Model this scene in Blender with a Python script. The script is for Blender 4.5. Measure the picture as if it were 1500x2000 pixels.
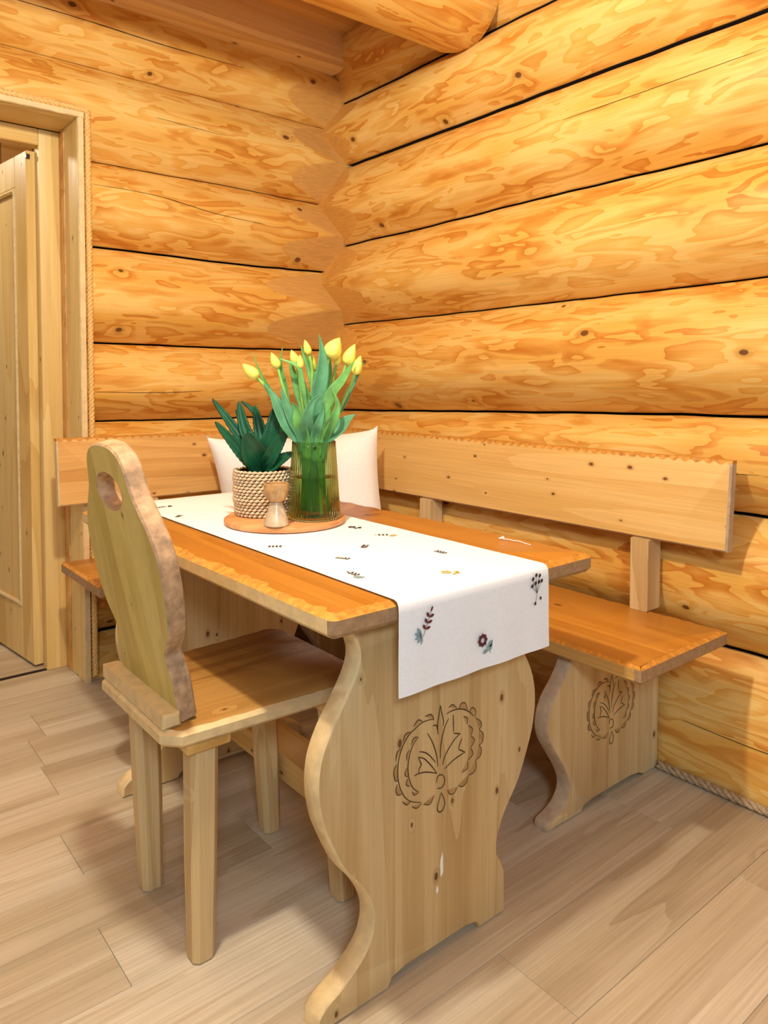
import bpy, bmesh, math, random
from mathutils import Vector, Matrix, noise

random.seed(7)
S = bpy.context.scene
COL = S.collection
for _o in list(bpy.data.objects):
    bpy.data.objects.remove(_o)


def lin(r, g, b):
    def f(c):
        c /= 255.0
        return c / 12.92 if c <= 0.04045 else ((c + 0.055) / 1.055) ** 2.4
    return (f(r), f(g), f(b), 1.0)


# ------------------------------------------------------------------ camera
CAM_POS = Vector((-2.1358, -2.9998, 1.1553))
YAW, PITCH, ROLL = -0.6842, -0.0398, 0.0014
F_PX, PY = 1445.48, 800.8
f0 = Vector((-math.sin(YAW), math.cos(YAW), 0))
r0 = Vector((math.cos(YAW), math.sin(YAW), 0))
fw = f0 * math.cos(PITCH) + Vector((0, 0, 1)) * math.sin(PITCH)
up = r0.cross(fw)
rt = r0 * math.cos(ROLL) + up * math.sin(ROLL)
u2 = up * math.cos(ROLL) - r0 * math.sin(ROLL)
cam_data = bpy.data.cameras.new('camera')
cam_data.sensor_fit = 'HORIZONTAL'
cam_data.sensor_width = 36.0
cam_data.lens = F_PX / 1500 * 36.0
cam_data.shift_y = -(1000 - PY) / 1500
cam_data.clip_start = 0.05
cam = bpy.data.objects.new('camera', cam_data)
M = Matrix.Identity(4)
for i in range(3):
    M[i][0], M[i][1], M[i][2], M[i][3] = rt[i], u2[i], -fw[i], CAM_POS[i]
cam.matrix_world = M
COL.objects.link(cam)
S.camera = cam

# ------------------------------------------------------------------ world, ceiling lamp and added fill lights
world = bpy.data.worlds.new('world')
S.world = world
world.use_nodes = True
bg = world.node_tree.nodes['Background']
bg.inputs[0].default_value = (0.93, 0.97, 1.0, 1)
bg.inputs[1].default_value = 0.30


def lamp(name, loc, energy, color, radius):
    d = bpy.data.lights.new(name, 'POINT')
    d.energy = energy
    d.color = color
    d.shadow_soft_size = radius
    o = bpy.data.objects.new(name, d)
    o.location = loc
    COL.objects.link(o)
    return o


lamp('ceiling_or_fill_light', (-1.73, -1.90, 2.29), 96, (1.0, 0.91, 0.74), 0.045)
lamp('ceiling_or_fill_light', (-2.70, -4.20, 2.20), 130, (0.76, 0.88, 1.0), 0.25)  # soft cool frontal fill added behind the camera, not a ceiling lamp
lamp('hall_fill_light', (-1.95, 0.95, 2.35), 22, (1.0, 0.92, 0.75), 0.06)  # unseen fill light added to brighten the door and next room

vs = S.view_settings
vs.view_transform = 'Standard'
vs.look = 'None'
vs.exposure = 0.25
vs.gamma = 1.0
vs.use_curve_mapping = False


# ------------------------------------------------------------------ node helper
class NG:
    def __init__(s, name):
        s.m = bpy.data.materials.new(name)
        s.m.use_nodes = True
        s.t = s.m.node_tree
        s.t.nodes.clear()
        s.out = s.t.nodes.new('ShaderNodeOutputMaterial')
        s.b = s.t.nodes.new('ShaderNodeBsdfPrincipled')
        s.t.links.new(s.b.outputs[0], s.out.inputs[0])

    def put(s, sock, v):
        if isinstance(v, bpy.types.NodeSocket):
            s.t.links.new(v, sock)
        elif v is not None:
            sock.default_value = v

    def math(s, op, a, b=None, c=None, clamp=False):
        n = s.t.nodes.new('ShaderNodeMath')
        n.operation = op
        n.use_clamp = clamp
        for i, v in enumerate((a, b, c)):
            s.put(n.inputs[i], v)
        return n.outputs[0]

    def comb(s, x, y, z):
        n = s.t.nodes.new('ShaderNodeCombineXYZ')
        for i, v in enumerate((x, y, z)):
            s.put(n.inputs[i], v)
        return n.outputs[0]

    def coords(s, spread=37.0):
        tc = s.t.nodes.new('ShaderNodeTexCoord')
        oi = s.t.nodes.new('ShaderNodeObjectInfo')
        sp = s.t.nodes.new('ShaderNodeSeparateXYZ')
        s.t.links.new(tc.outputs['Object'], sp.inputs[0])
        s.rand = oi.outputs['Random']
        return [s.math('ADD', sp.outputs[i], s.math('MULTIPLY', s.rand, spread * k))
                for i, k in enumerate((1.0, 0.71, 0.43))]

    def noise(s, vec, scale, detail=2.0, rough=0.5, dist=0.0):
        n = s.t.nodes.new('ShaderNodeTexNoise')
        s.put(n.inputs['Vector'], vec)
        n.inputs['Scale'].default_value = scale
        n.inputs['Detail'].default_value = detail
        n.inputs['Roughness'].default_value = rough
        n.inputs['Distortion'].default_value = dist
        return n.outputs[0]

    def ramp(s, fac, stops):
        n = s.t.nodes.new('ShaderNodeValToRGB')
        e = n.color_ramp.elements
        while len(e) < len(stops):
            e.new(0.5)
        for k, (p, c) in enumerate(stops):
            e[k].position = p
            e[k].color = c if len(c) == 4 else (*c, 1)
        s.put(n.inputs[0], fac)
        return n.outputs[0]

    def rng(s, v, a, b, c=0.0, d=1.0, smooth=True):
        n = s.t.nodes.new('ShaderNodeMapRange')
        n.interpolation_type = 'SMOOTHSTEP' if smooth else 'LINEAR'
        n.clamp = True
        s.put(n.inputs[0], v)
        for i, x in enumerate((a, b, c, d)):
            n.inputs[i + 1].default_value = x
        return n.outputs[0]

    def mix(s, fac, a, b, mode='MIX'):
        n = s.t.nodes.new('ShaderNodeMix')
        n.data_type = 'RGBA'
        n.blend_type = mode
        s.put(n.inputs[0], fac)
        s.put(n.inputs[6], a)
        s.put(n.inputs[7], b)
        return n.outputs[2]

    def voro2(s, vec, scale):
        n = s.t.nodes.new('ShaderNodeTexVoronoi')
        n.voronoi_dimensions = '2D'
        s.put(n.inputs['Vector'], vec)
        n.inputs['Scale'].default_value = scale
        return n.outputs['Distance'], n.outputs['Color']

    def bump(s, h, strength, dist=0.01):
        n = s.t.nodes.new('ShaderNodeBump')
        n.inputs['Strength'].default_value = strength
        n.inputs['Distance'].default_value = dist
        s.put(n.inputs['Height'], h)
        s.t.links.new(n.outputs[0], s.b.inputs['Normal'])

    def done(s, col, rough=0.5, spec=0.4):
        s.put(s.b.inputs['Base Color'], col)
        s.put(s.b.inputs['Roughness'], rough)
        s.b.inputs['Specular IOR Level'].default_value = spec
        return s.m


def pine(name, g, c, light, mid, dark, gs=0.2, cs=1.0, fig=3.0, bands=6.0, amt=1.0, knots=0.5, kscale=4.0,
         kr=0.05, rough=0.45, fine=0.2, tone=0.18, bump=0.08, spec=0.4, knot=(92, 48, 18), cut=None, halo=0.13, staves=0.0):
    """Softwood: contour figure stretched along the grain axis g, knots scattered in the g-c plane."""
    G = NG(name)
    v = G.coords()
    n = 3 - g - c
    vec = G.comb(G.math('MULTIPLY', v[g], gs), G.math('MULTIPLY', v[c], cs), G.math('MULTIPLY', v[n], cs))
    kv = G.comb(G.math('MULTIPLY', v[g], 0.6), v[c], 0.0)
    d, kc = G.voro2(kv, kscale)
    sep = G.t.nodes.new('ShaderNodeSeparateColor')
    G.t.links.new(kc, sep.inputs[0])
    sel = G.math('GREATER_THAN', sep.outputs[0], 1.0 - knots)
    size = G.rng(sep.outputs[1], 0, 1, 0.45, 1.25, False)
    infl = G.math('MULTIPLY', sel, G.rng(d, 0.0, halo, 1.0, 0.0))
    warp = G.noise(vec, fig * 4.0, 3.0, 0.6)
    nn = G.math('ADD', G.noise(vec, fig, 2.0, 0.45, 0.5), G.math('MULTIPLY', infl, 0.22))
    nn = G.math('ADD', nn, G.math('MULTIPLY', warp, 0.06))
    saw = G.math('FRACT', G.math('MULTIPLY', nn, bands))
    broad = G.rng(G.noise(vec, fig * 0.7, 1.0), 0.35, 0.7)
    f1 = G.math('MULTIPLY', G.math('ADD', G.math('MULTIPLY', G.rng(saw, 0.45, 0.62), 0.55), G.math('MULTIPLY', G.rng(saw, 0.6, 1.0), 0.45)), amt)
    col = G.mix(f1, G.mix(broad, light, mid), G.mix(broad, mid, dark))
    fv = G.comb(G.math('MULTIPLY', v[g], 3.0), G.math('MULTIPLY', v[c], 150.0), G.math('MULTIPLY', v[n], 150.0))
    fn = G.noise(fv, 1.0, 3.0, 0.6)
    col = G.mix(fine, col, G.ramp(fn, [(0.3, (0.25, 0.18, 0.1)), (0.7, (1, 1, 1))]), 'MULTIPLY')
    if staves:   # glued up from narrower boards of slightly different tone
        wn = G.t.nodes.new('ShaderNodeTexWhiteNoise')
        wn.noise_dimensions = '1D'
        G.put(wn.inputs['W'], G.math('FLOOR', G.math('DIVIDE', v[c], staves)))
        col = G.mix(1.0, col, G.ramp(wn.outputs[0], [(0, (0.84, 0.81, 0.76)), (1, (1.0, 1.0, 1.0))]), 'MULTIPLY')
    # tone differs from piece to piece
    col = G.mix(1.0, col, G.ramp(G.rand, [(0, (1 - tone, 1 - tone * 1.1, 1 - tone * 1.3)), (1, (1, 1, 1))]), 'MULTIPLY')
    core = G.math('MULTIPLY', sel, G.rng(G.math('DIVIDE', d, size), kr * 0.75, kr * 1.1, 1.0, 0.0))
    ring = G.math('MULTIPLY', sel, G.rng(G.math('DIVIDE', d, size), kr, kr * 2.6, 0.5, 0.0))
    kn = lin(*knot)
    col = G.mix(ring, col, G.mix(0.5, mid, kn))
    col = G.mix(G.math('MULTIPLY', core, 0.9), col, kn)
    if cut:
        at = G.t.nodes.new('ShaderNodeAttribute')
        at.attribute_name = 'hewn'
        cv = G.mix(G.rng(fn, 0.3, 0.7), cut, tuple(x * 0.82 for x in cut[:3]) + (1,))
        cv = G.mix(G.math('MULTIPLY', core, 0.9), cv, kn)
        col = G.mix(G.rng(at.outputs['Fac'], 0.0004, 0.0018), col, cv)
    G.bump(G.math('ADD', fn, saw), bump, 0.004)
    return G.done(col, G.rng(fn, 0.2, 0.8, rough - 0.06, rough + 0.08), spec)


def plain(name, rgb, rough=0.5, var=0.12, scale=30, bump=0.0, spec=0.4, metal=0.0):
    G = NG(name)
    v = G.coords()
    n = G.noise(G.comb(*v), scale, 3.0, 0.6)
    c = lin(*rgb)
    lo = tuple(x * (1 - var) for x in c[:3])
    hi = tuple(min(1, x * (1 + var)) for x in c[:3])
    if bump:
        G.bump(n, bump, 0.003)
    G.b.inputs['Metallic'].default_value = metal
    return G.done(G.ramp(n, [(0.3, lo), (0.7, hi)]), rough, spec)


LOGC = dict(light=lin(243, 202, 120), mid=lin(234, 178, 84), dark=lin(206, 130, 44))
MAT = {}
MAT['log_x'] = pine('log_pine_x', 0, 2, gs=0.24, fig=15, bands=4.5, knots=0.55, kscale=3.2, kr=0.03, rough=0.4, tone=0.1, halo=0.14, cut=lin(220, 170, 96), **LOGC)
MAT['log_y'] = pine('log_pine_y', 1, 2, gs=0.24, fig=15, bands=4.5, knots=0.55, kscale=3.2, kr=0.03, rough=0.4, tone=0.1, halo=0.14, cut=lin(228, 170, 84), **LOGC)
MAT['cut_x'] = pine('hewn_pine_x', 0, 2, lin(206, 142, 66), lin(196, 128, 54), lin(180, 110, 42), gs=0.1, bands=2, amt=0.5, knots=0.3, kscale=5, kr=0.05, tone=0.05)
MAT['cut_y'] = pine('hewn_pine_y', 1, 2, lin(214, 142, 58), lin(200, 126, 44), lin(180, 108, 36), gs=0.1, bands=2, amt=0.5, knots=0.3, kscale=5, kr=0.05, tone=0.05)
HONEY = dict(light=lin(206, 144, 58), mid=lin(192, 128, 44), dark=lin(168, 104, 30))
MAT['top_y'] = pine('honey_varnish_y', 1, 0, staves=0.14, gs=0.06, fig=6, bands=4, amt=0.8, knots=0.3, kscale=3.2, kr=0.022, rough=0.33, tone=0.06, **HONEY)
MAT['top_x'] = pine('honey_varnish_x', 0, 1, staves=0.14, gs=0.06, fig=6, bands=4, amt=0.8, knots=0.3, kscale=3.2, kr=0.022, rough=0.33, tone=0.06, **HONEY)
PALE = dict(light=lin(230, 206, 158), mid=lin(220, 190, 136), dark=lin(196, 160, 104))
MAT['pale_z'] = pine('pale_pine_z', 2, 0, staves=0.085, gs=0.06, fig=7, bands=5, amt=0.8, knots=0.5, kscale=10, kr=0.045, tone=0.08, **PALE)
MAT['pale_zy'] = pine('pale_pine_zy', 2, 1, staves=0.085, gs=0.06, fig=7, bands=5, amt=0.8, knots=0.5, kscale=10, kr=0.045, tone=0.08, **PALE)
MAT['pale_y'] = pine('pale_pine_y', 1, 2, gs=0.06, fig=7, bands=5, amt=0.8, knots=0.6, kscale=11, kr=0.05, tone=0.08, light=lin(232, 192, 122), mid=lin(222, 176, 100), dark=lin(196, 146, 72))
MAT['pale_x'] = pine('pale_pine_x', 0, 2, gs=0.06, fig=7, bands=5, amt=0.8, knots=0.6, kscale=11, kr=0.05, tone=0.08, light=lin(232, 186, 116), mid=lin(220, 168, 94), dark=lin(196, 138, 68))
MAT['olive'] = pine('olive_pine', 2, 1, lin(228, 212, 132), lin(216, 198, 112), lin(194, 170, 84), staves=0.09, gs=0.05, fig=7, bands=4, amt=0.7, knots=0.35, kscale=9, kr=0.03, rough=0.35, tone=0.02)
MAT['seat_x'] = pine('seat_pine', 0, 1, lin(196, 152, 86), lin(180, 134, 68), lin(152, 106, 46), staves=0.11, gs=0.06, fig=6, bands=4, amt=0.8, knots=0.3, kscale=6, kr=0.03, rough=0.38, tone=0.03)
MAT['edge'] = plain('worn_pale_edge', (216, 190, 140), 0.6, 0.12, 35, 0.3)
MAT['grey_edge'] = plain('grey_worn_edge', (184, 158, 128), 0.7, 0.16, 35, 0.3)
MAT['chair_edge'] = plain('scuffed_brown_edge', (178, 146, 112), 0.6, 0.35, 45, 0.5)
MAT['end'] = plain('end_grain', (164, 132, 96), 0.6, 0.2, 80, 0.3)
MAT['chip'] = plain('chipped_honey_edge', (196, 136, 56), 0.5, 0.35, 60, 0.6)
MAT['door'] = pine('door_pine', 2, 1, lin(240, 210, 142), lin(230, 194, 118), lin(206, 162, 86), gs=0.07, fig=6, bands=5, amt=0.8, knots=0.5, kscale=8, kr=0.04, tone=0.05)
MAT['doorx'] = pine('door_pine_x', 0, 2, lin(236, 200, 128), lin(226, 184, 106), lin(204, 152, 76), gs=0.07, fig=6, bands=5, amt=0.8, knots=0.4, kscale=8, kr=0.04, tone=0.05)
MAT['floor'] = pine('oak_floor', 0, 1, lin(214, 202, 180), lin(198, 182, 155), lin(166, 146, 116), gs=0.07, cs=1.0, fig=9, bands=4, amt=0.6, knots=0.14, kscale=3, kr=0.03, rough=0.42, fine=0.3, tone=0.14, knot=(120, 92, 66), spec=0.35)
MAT['ceil'] = pine('ceiling_pine', 0, 1, lin(236, 186, 112), lin(222, 166, 88), lin(196, 132, 60), gs=0.06, fig=6, bands=4, knots=0.4, kscale=6, kr=0.04)
MAT['beam'] = pine('beam_pine', 0, 1, lin(244, 212, 156), lin(236, 198, 136), lin(216, 170, 104), gs=0.06, fig=6, bands=4, knots=0.5, kscale=7, kr=0.04, tone=0.02)
MAT['rope'] = plain('hemp_rope', (222, 180, 110), 0.8, 0.2, 120, 0.3)
MAT['rope_grey'] = plain('grey_rope', (176, 152, 120), 0.8, 0.25, 120, 0.3)
MAT['groove'] = plain('burnt_groove', (72, 48, 24), 0.8, 0.2, 60)
MAT['scallop'] = plain('brown_gouge', (172, 134, 84), 0.8, 0.2, 60)
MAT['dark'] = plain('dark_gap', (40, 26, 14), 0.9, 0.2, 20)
MAT['steel'] = plain('dark_steel', (70, 62, 50), 0.4, 0.1, 20, metal=0.8)
MAT['white_paint'] = plain('white_smear', (240, 234, 222), 0.6, 0.05, 40)


# ------------------------------------------------------------------ mesh helpers
ORG = {}


def tag(o, label=None, cat=None, group=None, kind=None):
    for k, v in (('label', label), ('category', cat), ('group', group), ('kind', kind)):
        if v:
            o[k] = v
    return o


def empty(name, loc):
    o = bpy.data.objects.new(name, None)
    o.location = loc
    o.empty_display_size = 0.05
    COL.objects.link(o)
    ORG[o.name] = Vector(loc)
    return o


def obj(name, geo, mats, parent=None, origin=None, smooth=30, mi=None, attr=None):
    """One mesh object from world-space geometry."""
    verts, faces = geo
    org = ORG[parent.name] if parent is not None else Vector(origin if origin is not None else (0, 0, 0))
    me = bpy.data.meshes.new(name)
    me.from_pydata([tuple(Vector(v) - org) for v in verts], [], faces)
    for m in (mats if isinstance(mats, (list, tuple)) else [mats]):
        me.materials.append(MAT[m] if isinstance(m, str) else m)
    if mi:
        me.polygons.foreach_set('material_index', mi)
    if attr:
        me.attributes.new(attr[0], 'FLOAT', 'POINT').data.foreach_set('value', attr[1])
    me.validate()
    bm = bmesh.new()
    bm.from_mesh(me)
    bmesh.ops.recalc_face_normals(bm, faces=bm.faces)
    bm.to_mesh(me)
    bm.free()
    if smooth:
        me.polygons.foreach_set('use_smooth', [True] * len(me.polygons))
        me.set_sharp_from_angle(angle=math.radians(smooth))
    o = bpy.data.objects.new(name, me)
    COL.objects.link(o)
    if parent is not None:
        o.parent = parent
    else:
        o.location = org
    ORG[o.name] = org
    return o


def merge(*geos):
    V, Fc = [], []
    for v, f in geos:
        k = len(V)
        V += list(v)
        Fc += [tuple(i + k for i in q) for q in f]
    return V, Fc


def box(x0, x1, y0, y1, z0, z1, bev=0.0):
    if bev <= 0:
        v = [(x, y, z) for z in (z0, z1) for y in (y0, y1) for x in (x0, x1)]
        return v, [(0, 2, 3, 1), (4, 5, 7, 6), (0, 1, 5, 4), (2, 6, 7, 3), (0, 4, 6, 2), (1, 3, 7, 5)]
    V, Fc = prism([(x0, y0), (x1, y0), (x1, y1), (x0, y1)], lambda a, b, d: (a, b, d), z0, z1, bev, corner=bev)[:2]
    return V, Fc


def inset(poly, d):
    n = len(poly)
    out = []
    area = sum(poly[i][0] * poly[(i + 1) % n][1] - poly[(i + 1) % n][0] * poly[i][1] for i in range(n))
    s = 1 if area > 0 else -1
    for i in range(n):
        p, q, r = Vector(poly[i - 1]), Vector(poly[i]), Vector(poly[(i + 1) % n])
        a, b = (q - p), (r - q)
        a = a.normalized() if a.length > 1e-9 else b.normalized()
        b = b.normalized() if b.length > 1e-9 else a
        na, nb = Vector((-a.y, a.x)) * s, Vector((-b.y, b.x)) * s
        m = na + nb
        if m.length < 1e-6:
            m = na
        m.normalize()
        k = max(0.5, m.dot(na))
        dd = d[i] if isinstance(d, (list, tuple)) else d
        out.append(tuple(q + m * (dd / k)))
    return out


def clip_corners(poly, c):
    """Round polygon corners off with a small two-point cut."""
    if c <= 0:
        return poly
    out = []
    n = len(poly)
    for i in range(n):
        p, q, r = Vector(poly[i - 1]), Vector(poly[i]), Vector(poly[(i + 1) % n])
        a, b = (p - q).normalized(), (r - q).normalized()
        out += [tuple(q + a * c), tuple(q + (a + b) * c * 0.29), tuple(q + b * c)]
    return out


def resample(poly, step):
    out = []
    n = len(poly)
    for i in range(n):
        p, q = Vector(poly[i]), Vector(poly[(i + 1) % n])
        k = max(1, int((q - p).length / step))
        out += [tuple(p.lerp(q, j / k)) for j in range(k)]
    return out


def prism(poly, fmap, d0, d1, bev=0.005, corner=0.0, jag0=None, jag1=None):
    """Slab with bevelled rims. fmap(a, b, depth) -> world. jag*: extra inset per vertex on the rim at d0 / d1.
    Returns verts, faces, band index per face (0 cap d0, 1 rim d0, 2 side, 3 rim d1, 4 cap d1)."""
    poly = clip_corners(list(poly), corner)
    n = len(poly)
    i0 = [bev + (jag0(*p) if jag0 else 0) for p in poly]
    i1 = [bev + (jag1(*p) if jag1 else 0) for p in poly]
    s = 1 if d1 > d0 else -1
    b0 = [bev * s] * n
    loops = [(inset(poly, i0), d0), (poly, d0 + bev * s), (poly, d1 - bev * s), (inset(poly, i1), d1)]
    V = [fmap(a, b, d) for lp, d in loops for a, b in lp]
    Fc, band = [], []
    Fc.append(tuple(range(n)))
    band.append(0)
    for k in range(3):
        for i in range(n):
            j = (i + 1) % n
            Fc.append((k * n + i, k * n + j, (k + 1) * n + j, (k + 1) * n + i))
            band.append(k + 1)
    Fc.append(tuple(3 * n + i for i in range(n)))
    band.append(4)
    return V, Fc, band


def slab(name, poly, fmap, d0, d1, mats, bandmat, parent=None, bev=0.005, corner=0.0, jag0=None, jag1=None, step=None, smooth=40, origin=None):
    if step:
        poly = resample(clip_corners(list(poly), corner), step)
        corner = 0
    V, Fc, band = prism(poly, fmap, d0, d1, bev, corner, jag0, jag1)
    return obj(name, (V, Fc), mats, parent, origin, smooth, [bandmat[b] for b in band])


def catmull(pts, per=6, closed=False):
    P = [Vector(p) for p in pts]
    n = len(P)
    out = []
    rng = range(n if closed else n - 1)
    for i in rng:
        if closed:
            a, b, c, d = P[i - 1], P[i], P[(i + 1) % n], P[(i + 2) % n]
        else:
            a, b, c, d = P[max(i - 1, 0)], P[i], P[i + 1], P[min(i + 2, n - 1)]
        for k in range(per):
            t = k / per
            out.append(0.5 * ((2 * b) + (c - a) * t + (2 * a - 5 * b + 4 * c - d) * t * t + (3 * b - a - 3 * c + d) * t ** 3))
    if not closed:
        out.append(P[-1])
    return out


def tube(pts, rad, seg=8, cap=True):
    P = [Vector(p) for p in pts]
    n = len(P)
    V, Fc = [], []
    t = (P[1] - P[0]).normalized()
    a = Vector((0, 0, 1)) if abs(t.z) < 0.9 else Vector((1, 0, 0))
    u = t.cross(a).normalized()
    for i in range(n):
        t = (P[min(i + 1, n - 1)] - P[max(i - 1, 0)]).normalized()
        u = (u - t * u.dot(t)).normalized()
        w = t.cross(u)
        r = rad[i] if isinstance(rad, (list, tuple)) else rad
        for k in range(seg):
            th = 2 * math.pi * k / seg
            V.append(P[i] + (u * math.cos(th) + w * math.sin(th)) * r)
    for i in range(n - 1):
        for k in range(seg):
            l = (k + 1) % seg
            Fc.append((i * seg + k, i * seg + l, (i + 1) * seg + l, (i + 1) * seg + k))
    if cap:
        Fc.append(tuple(range(seg)))
        Fc.append(tuple((n - 1) * seg + k for k in range(seg)))
    return V, Fc


def lathe(prof, cx, cy, seg=48, mod=None):
    """prof: list of (r, z); closed only where r = 0."""
    V, Fc = [], []
    n = len(prof)
    for r, z in prof:
        for k in range(seg):
            th = 2 * math.pi * k / seg
            rr = r * (1 + (mod(th, z) if mod and r > 1e-5 else 0))
            V.append((cx + rr * math.cos(th), cy + rr * math.sin(th), z))
    for i in range(n - 1):
        for k in range(seg):
            l = (k + 1) % seg
            Fc.append((i * seg + k, i * seg + l, (i + 1) * seg + l, (i + 1) * seg + k))
    Fc.append(tuple(range(seg)))
    Fc.append(tuple((n - 1) * seg + k for k in range(seg)))
    return V, Fc


def rnd2(x, y, s=1.0):
    return noise.noise(Vector((x * s, y * s, 3.7)))


# ------------------------------------------------------------------ walls of stacked round logs
GREL = 0.112


def seam_line(z0, slope, seed):
    return lambda t: z0 + slope * t + 0.006 * noise.noise(Vector((t * 1.7, seed, 0.3))) + 0.0025 * noise.noise(Vector((t * 9, seed, 5.1)))


def log_geo(place, t0, t1, lo, hi, gap, g, facet, seed, cut=None):   # gap = (below, above)
    """place(t, depth, z) -> world; t = distance from the room corner; facet = (length, strength)."""
    ts = []
    t = t0
    while t < t1 - 1e-6:
        ts.append(t)
        t += 0.008 if t < 0.5 else 0.04
    ts.append(t1)
    m = 40
    ss = [-math.cos(math.pi * (k + 0.0) / m) for k in range(m + 1)]
    ss = [0.55 * a + 0.45 * (-1 + 2 * k / m) for k, a in enumerate(ss)]
    fl, fk = facet
    V, flat = [], []
    for t in ts:
        a, b = lo(t) + gap[0] * 0.5, hi(t) - gap[1] * 0.5
        zc, hh = (a + b) / 2, (b - a) / 2
        ring = []
        for s in ss:
            arc = g * (1 - abs(s) ** 2.3)
            arc += 0.006 * noise.noise(Vector((t * 1.3, s * 1.2, seed))) * (1 - abs(s))
            pl = g * (1 - abs(s)) * 0.98 + fk * (1 + 0.7 * noise.noise(Vector((seed * 3.3, 1.7 if s > 0 else 8.2, 0.4)))) * max(0.0, t - 0.05)
            d, fc = min(pl, arc) if t < fl else arc, (arc - pl if t < fl else -0.01)
            ring.append((place(t, d, zc + s * hh), fc))
        z_lo, z_hi = lo(t) + 0.0004, hi(t) - 0.0004
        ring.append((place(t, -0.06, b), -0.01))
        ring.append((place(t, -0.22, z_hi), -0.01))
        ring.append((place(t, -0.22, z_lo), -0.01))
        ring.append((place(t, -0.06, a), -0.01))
        if cut and cut(t) is not None:
            zc_ = cut(t)
            ring = [((p[0], p[1], max(p[2], zc_)), f) for p, f in ring]
        V += [p for p, f in ring]
        flat += [f for p, f in ring]
    w = m + 5
    Fc = []
    for i in range(len(ts) - 1):
        for k in range(w):
            l = (k + 1) % w
            q = (i * w + k, i * w + l, (i + 1) * w + l, (i + 1) * w + k)
            Fc.append(q)
    Fc.append(tuple(range(w)))
    Fc.append(tuple((len(ts) - 1) * w + k for k in range(w)))
    MI = [1 if k >= m else 0 for i in range(len(ts) - 1) for k in range(w)] + [0, 0]   # seam shade painted as dark colour on the faces inside the gaps
    return V, Fc, ('hewn', flat), MI


wall_right = tag(empty('wall_right', (0, -1.6, 0)), 'right log wall of thick honey pine logs behind the bench', None, None, 'structure')
wall_left = tag(empty('wall_left', (-0.8, 0, 0)), 'back log wall of honey pine logs beside the door', None, None, 'structure')

RS = [(-0.34, 0), (0.376, 0.0), (0.775, 0.0), (1.012, 0.022), (1.423, 0.011), (1.803, 0.005), (2.182, -0.002), (2.482, 0.003), (2.86, 0)]
RGAP = [0.006, 0.009, 0.009, 0.008, 0.005, 0.007, 0.013, 0.009, 0.01]
RL = [seam_line(z, s, i * 3.1) for i, (z, s) in enumerate(RS)]
for i in range(len(RS) - 1):
    h = RS[i + 1][0] - RS[i][0]
    g = GREL * (min(h, 0.42) / 0.38) ** 0.5
    V, Fc, at, mi = log_geo(lambda t, d, z: (-d, -t, z), -0.12, 3.5, RL[i], RL[i + 1], (RGAP[i], RGAP[i + 1]), g, (0.34, 0.15), i * 1.9)
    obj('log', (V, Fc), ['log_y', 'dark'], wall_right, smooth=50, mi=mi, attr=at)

LS = [(-0.26, 0), (0.15, 0), (0.60, 0), (0.985, 0.006), (1.300, 0.0), (1.677, 0.0), (2.003, 0.008), (2.371, 0.002), (2.76, 0)]
LGAP = [0.006, 0.012, 0.006, 0.006, 0.007, 0.008, 0.0025, 0.001, 0.01]
LL = [seam_line(z, s, 50 + i * 2.3) for i, (z, s) in enumerate(LS)]
DOOR_R, DOOR_L, HEAD = -1.240, -2.17, 2.152
for i in range(len(LS) - 1):
    h = LS[i + 1][0] - LS[i][0]
    g = GREL * (min(h, 0.42) / 0.38) ** 0.5
    top = LS[i + 1][0] > HEAD
    end = 3.3 if top else -DOOR_R
    cut = (lambda t: HEAD if -DOOR_R - 0.001 < t < -DOOR_L + 0.001 else None) if LS[i][0] < HEAD < LS[i + 1][0] else None
    V, Fc, at, mi = log_geo(lambda t, d, z: (-t, -d, z), -0.12, end, LL[i], LL[i + 1], (LGAP[i], LGAP[i + 1]), g, (0.46, 0.114), 40 + i * 1.7, cut)
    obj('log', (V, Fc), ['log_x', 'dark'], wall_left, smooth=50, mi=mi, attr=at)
    if not top:
        V, Fc, at, mi = log_geo(lambda t, d, z: (-t, -d, z), -DOOR_L, 3.3, LL[i], LL[i + 1], (LGAP[i], LGAP[i + 1]), g, (0.0, 0.1), 70 + i * 1.7)
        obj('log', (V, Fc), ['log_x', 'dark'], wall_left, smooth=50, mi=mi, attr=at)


def check(parent, place, pts, wid):
    """A drying crack: thin dark sliver lying in the log's surface."""
    P = catmull([(a, b, 0) for a, b in pts], 10)
    V, Fc = [], []
    n = len(P)
    for i, p in enumerate(P):
        w = wid * math.sin(math.pi * (i + 0.5) / n) ** 0.5 * (0.6 + 0.6 * abs(noise.noise(Vector((i * 0.4, wid * 900, 0)))))
        V += [place(p.x, p.y + w), place(p.x, p.y - w)]
    for i in range(n - 1):
        Fc.append((2 * i, 2 * i + 1, 2 * i + 3, 2 * i + 2))
    obj('drying_crack', (V, Fc), 'dark', parent, smooth=0)


def on_left(i):
    g = GREL * (min(LS[i + 1][0] - LS[i][0], 0.42) / 0.38) ** 0.5

    def f(t, z):
        a, b = LL[i](t), LL[i + 1](t)
        s = (z - (a + b) / 2) / ((b - a) / 2)
        return (-t, -(g * (1 - abs(s) ** 2.3) + 0.006 * noise.noise(Vector((t * 1.3, s * 1.2, 40 + i * 1.7))) * (1 - abs(s)) + 0.0012), z)
    return f


def on_right(i):
    g = GREL * (min(RS[i + 1][0] - RS[i][0], 0.42) / 0.38) ** 0.5

    def f(t, z):
        a, b = RL[i](t), RL[i + 1](t)
        s = (z - (a + b) / 2) / ((b - a) / 2)
        return (-(g * (1 - abs(s) ** 2.3) + 0.006 * noise.noise(Vector((t * 1.3, s * 1.2, i * 1.9))) * (1 - abs(s)) + 0.0012), -t, z)
    return f


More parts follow.
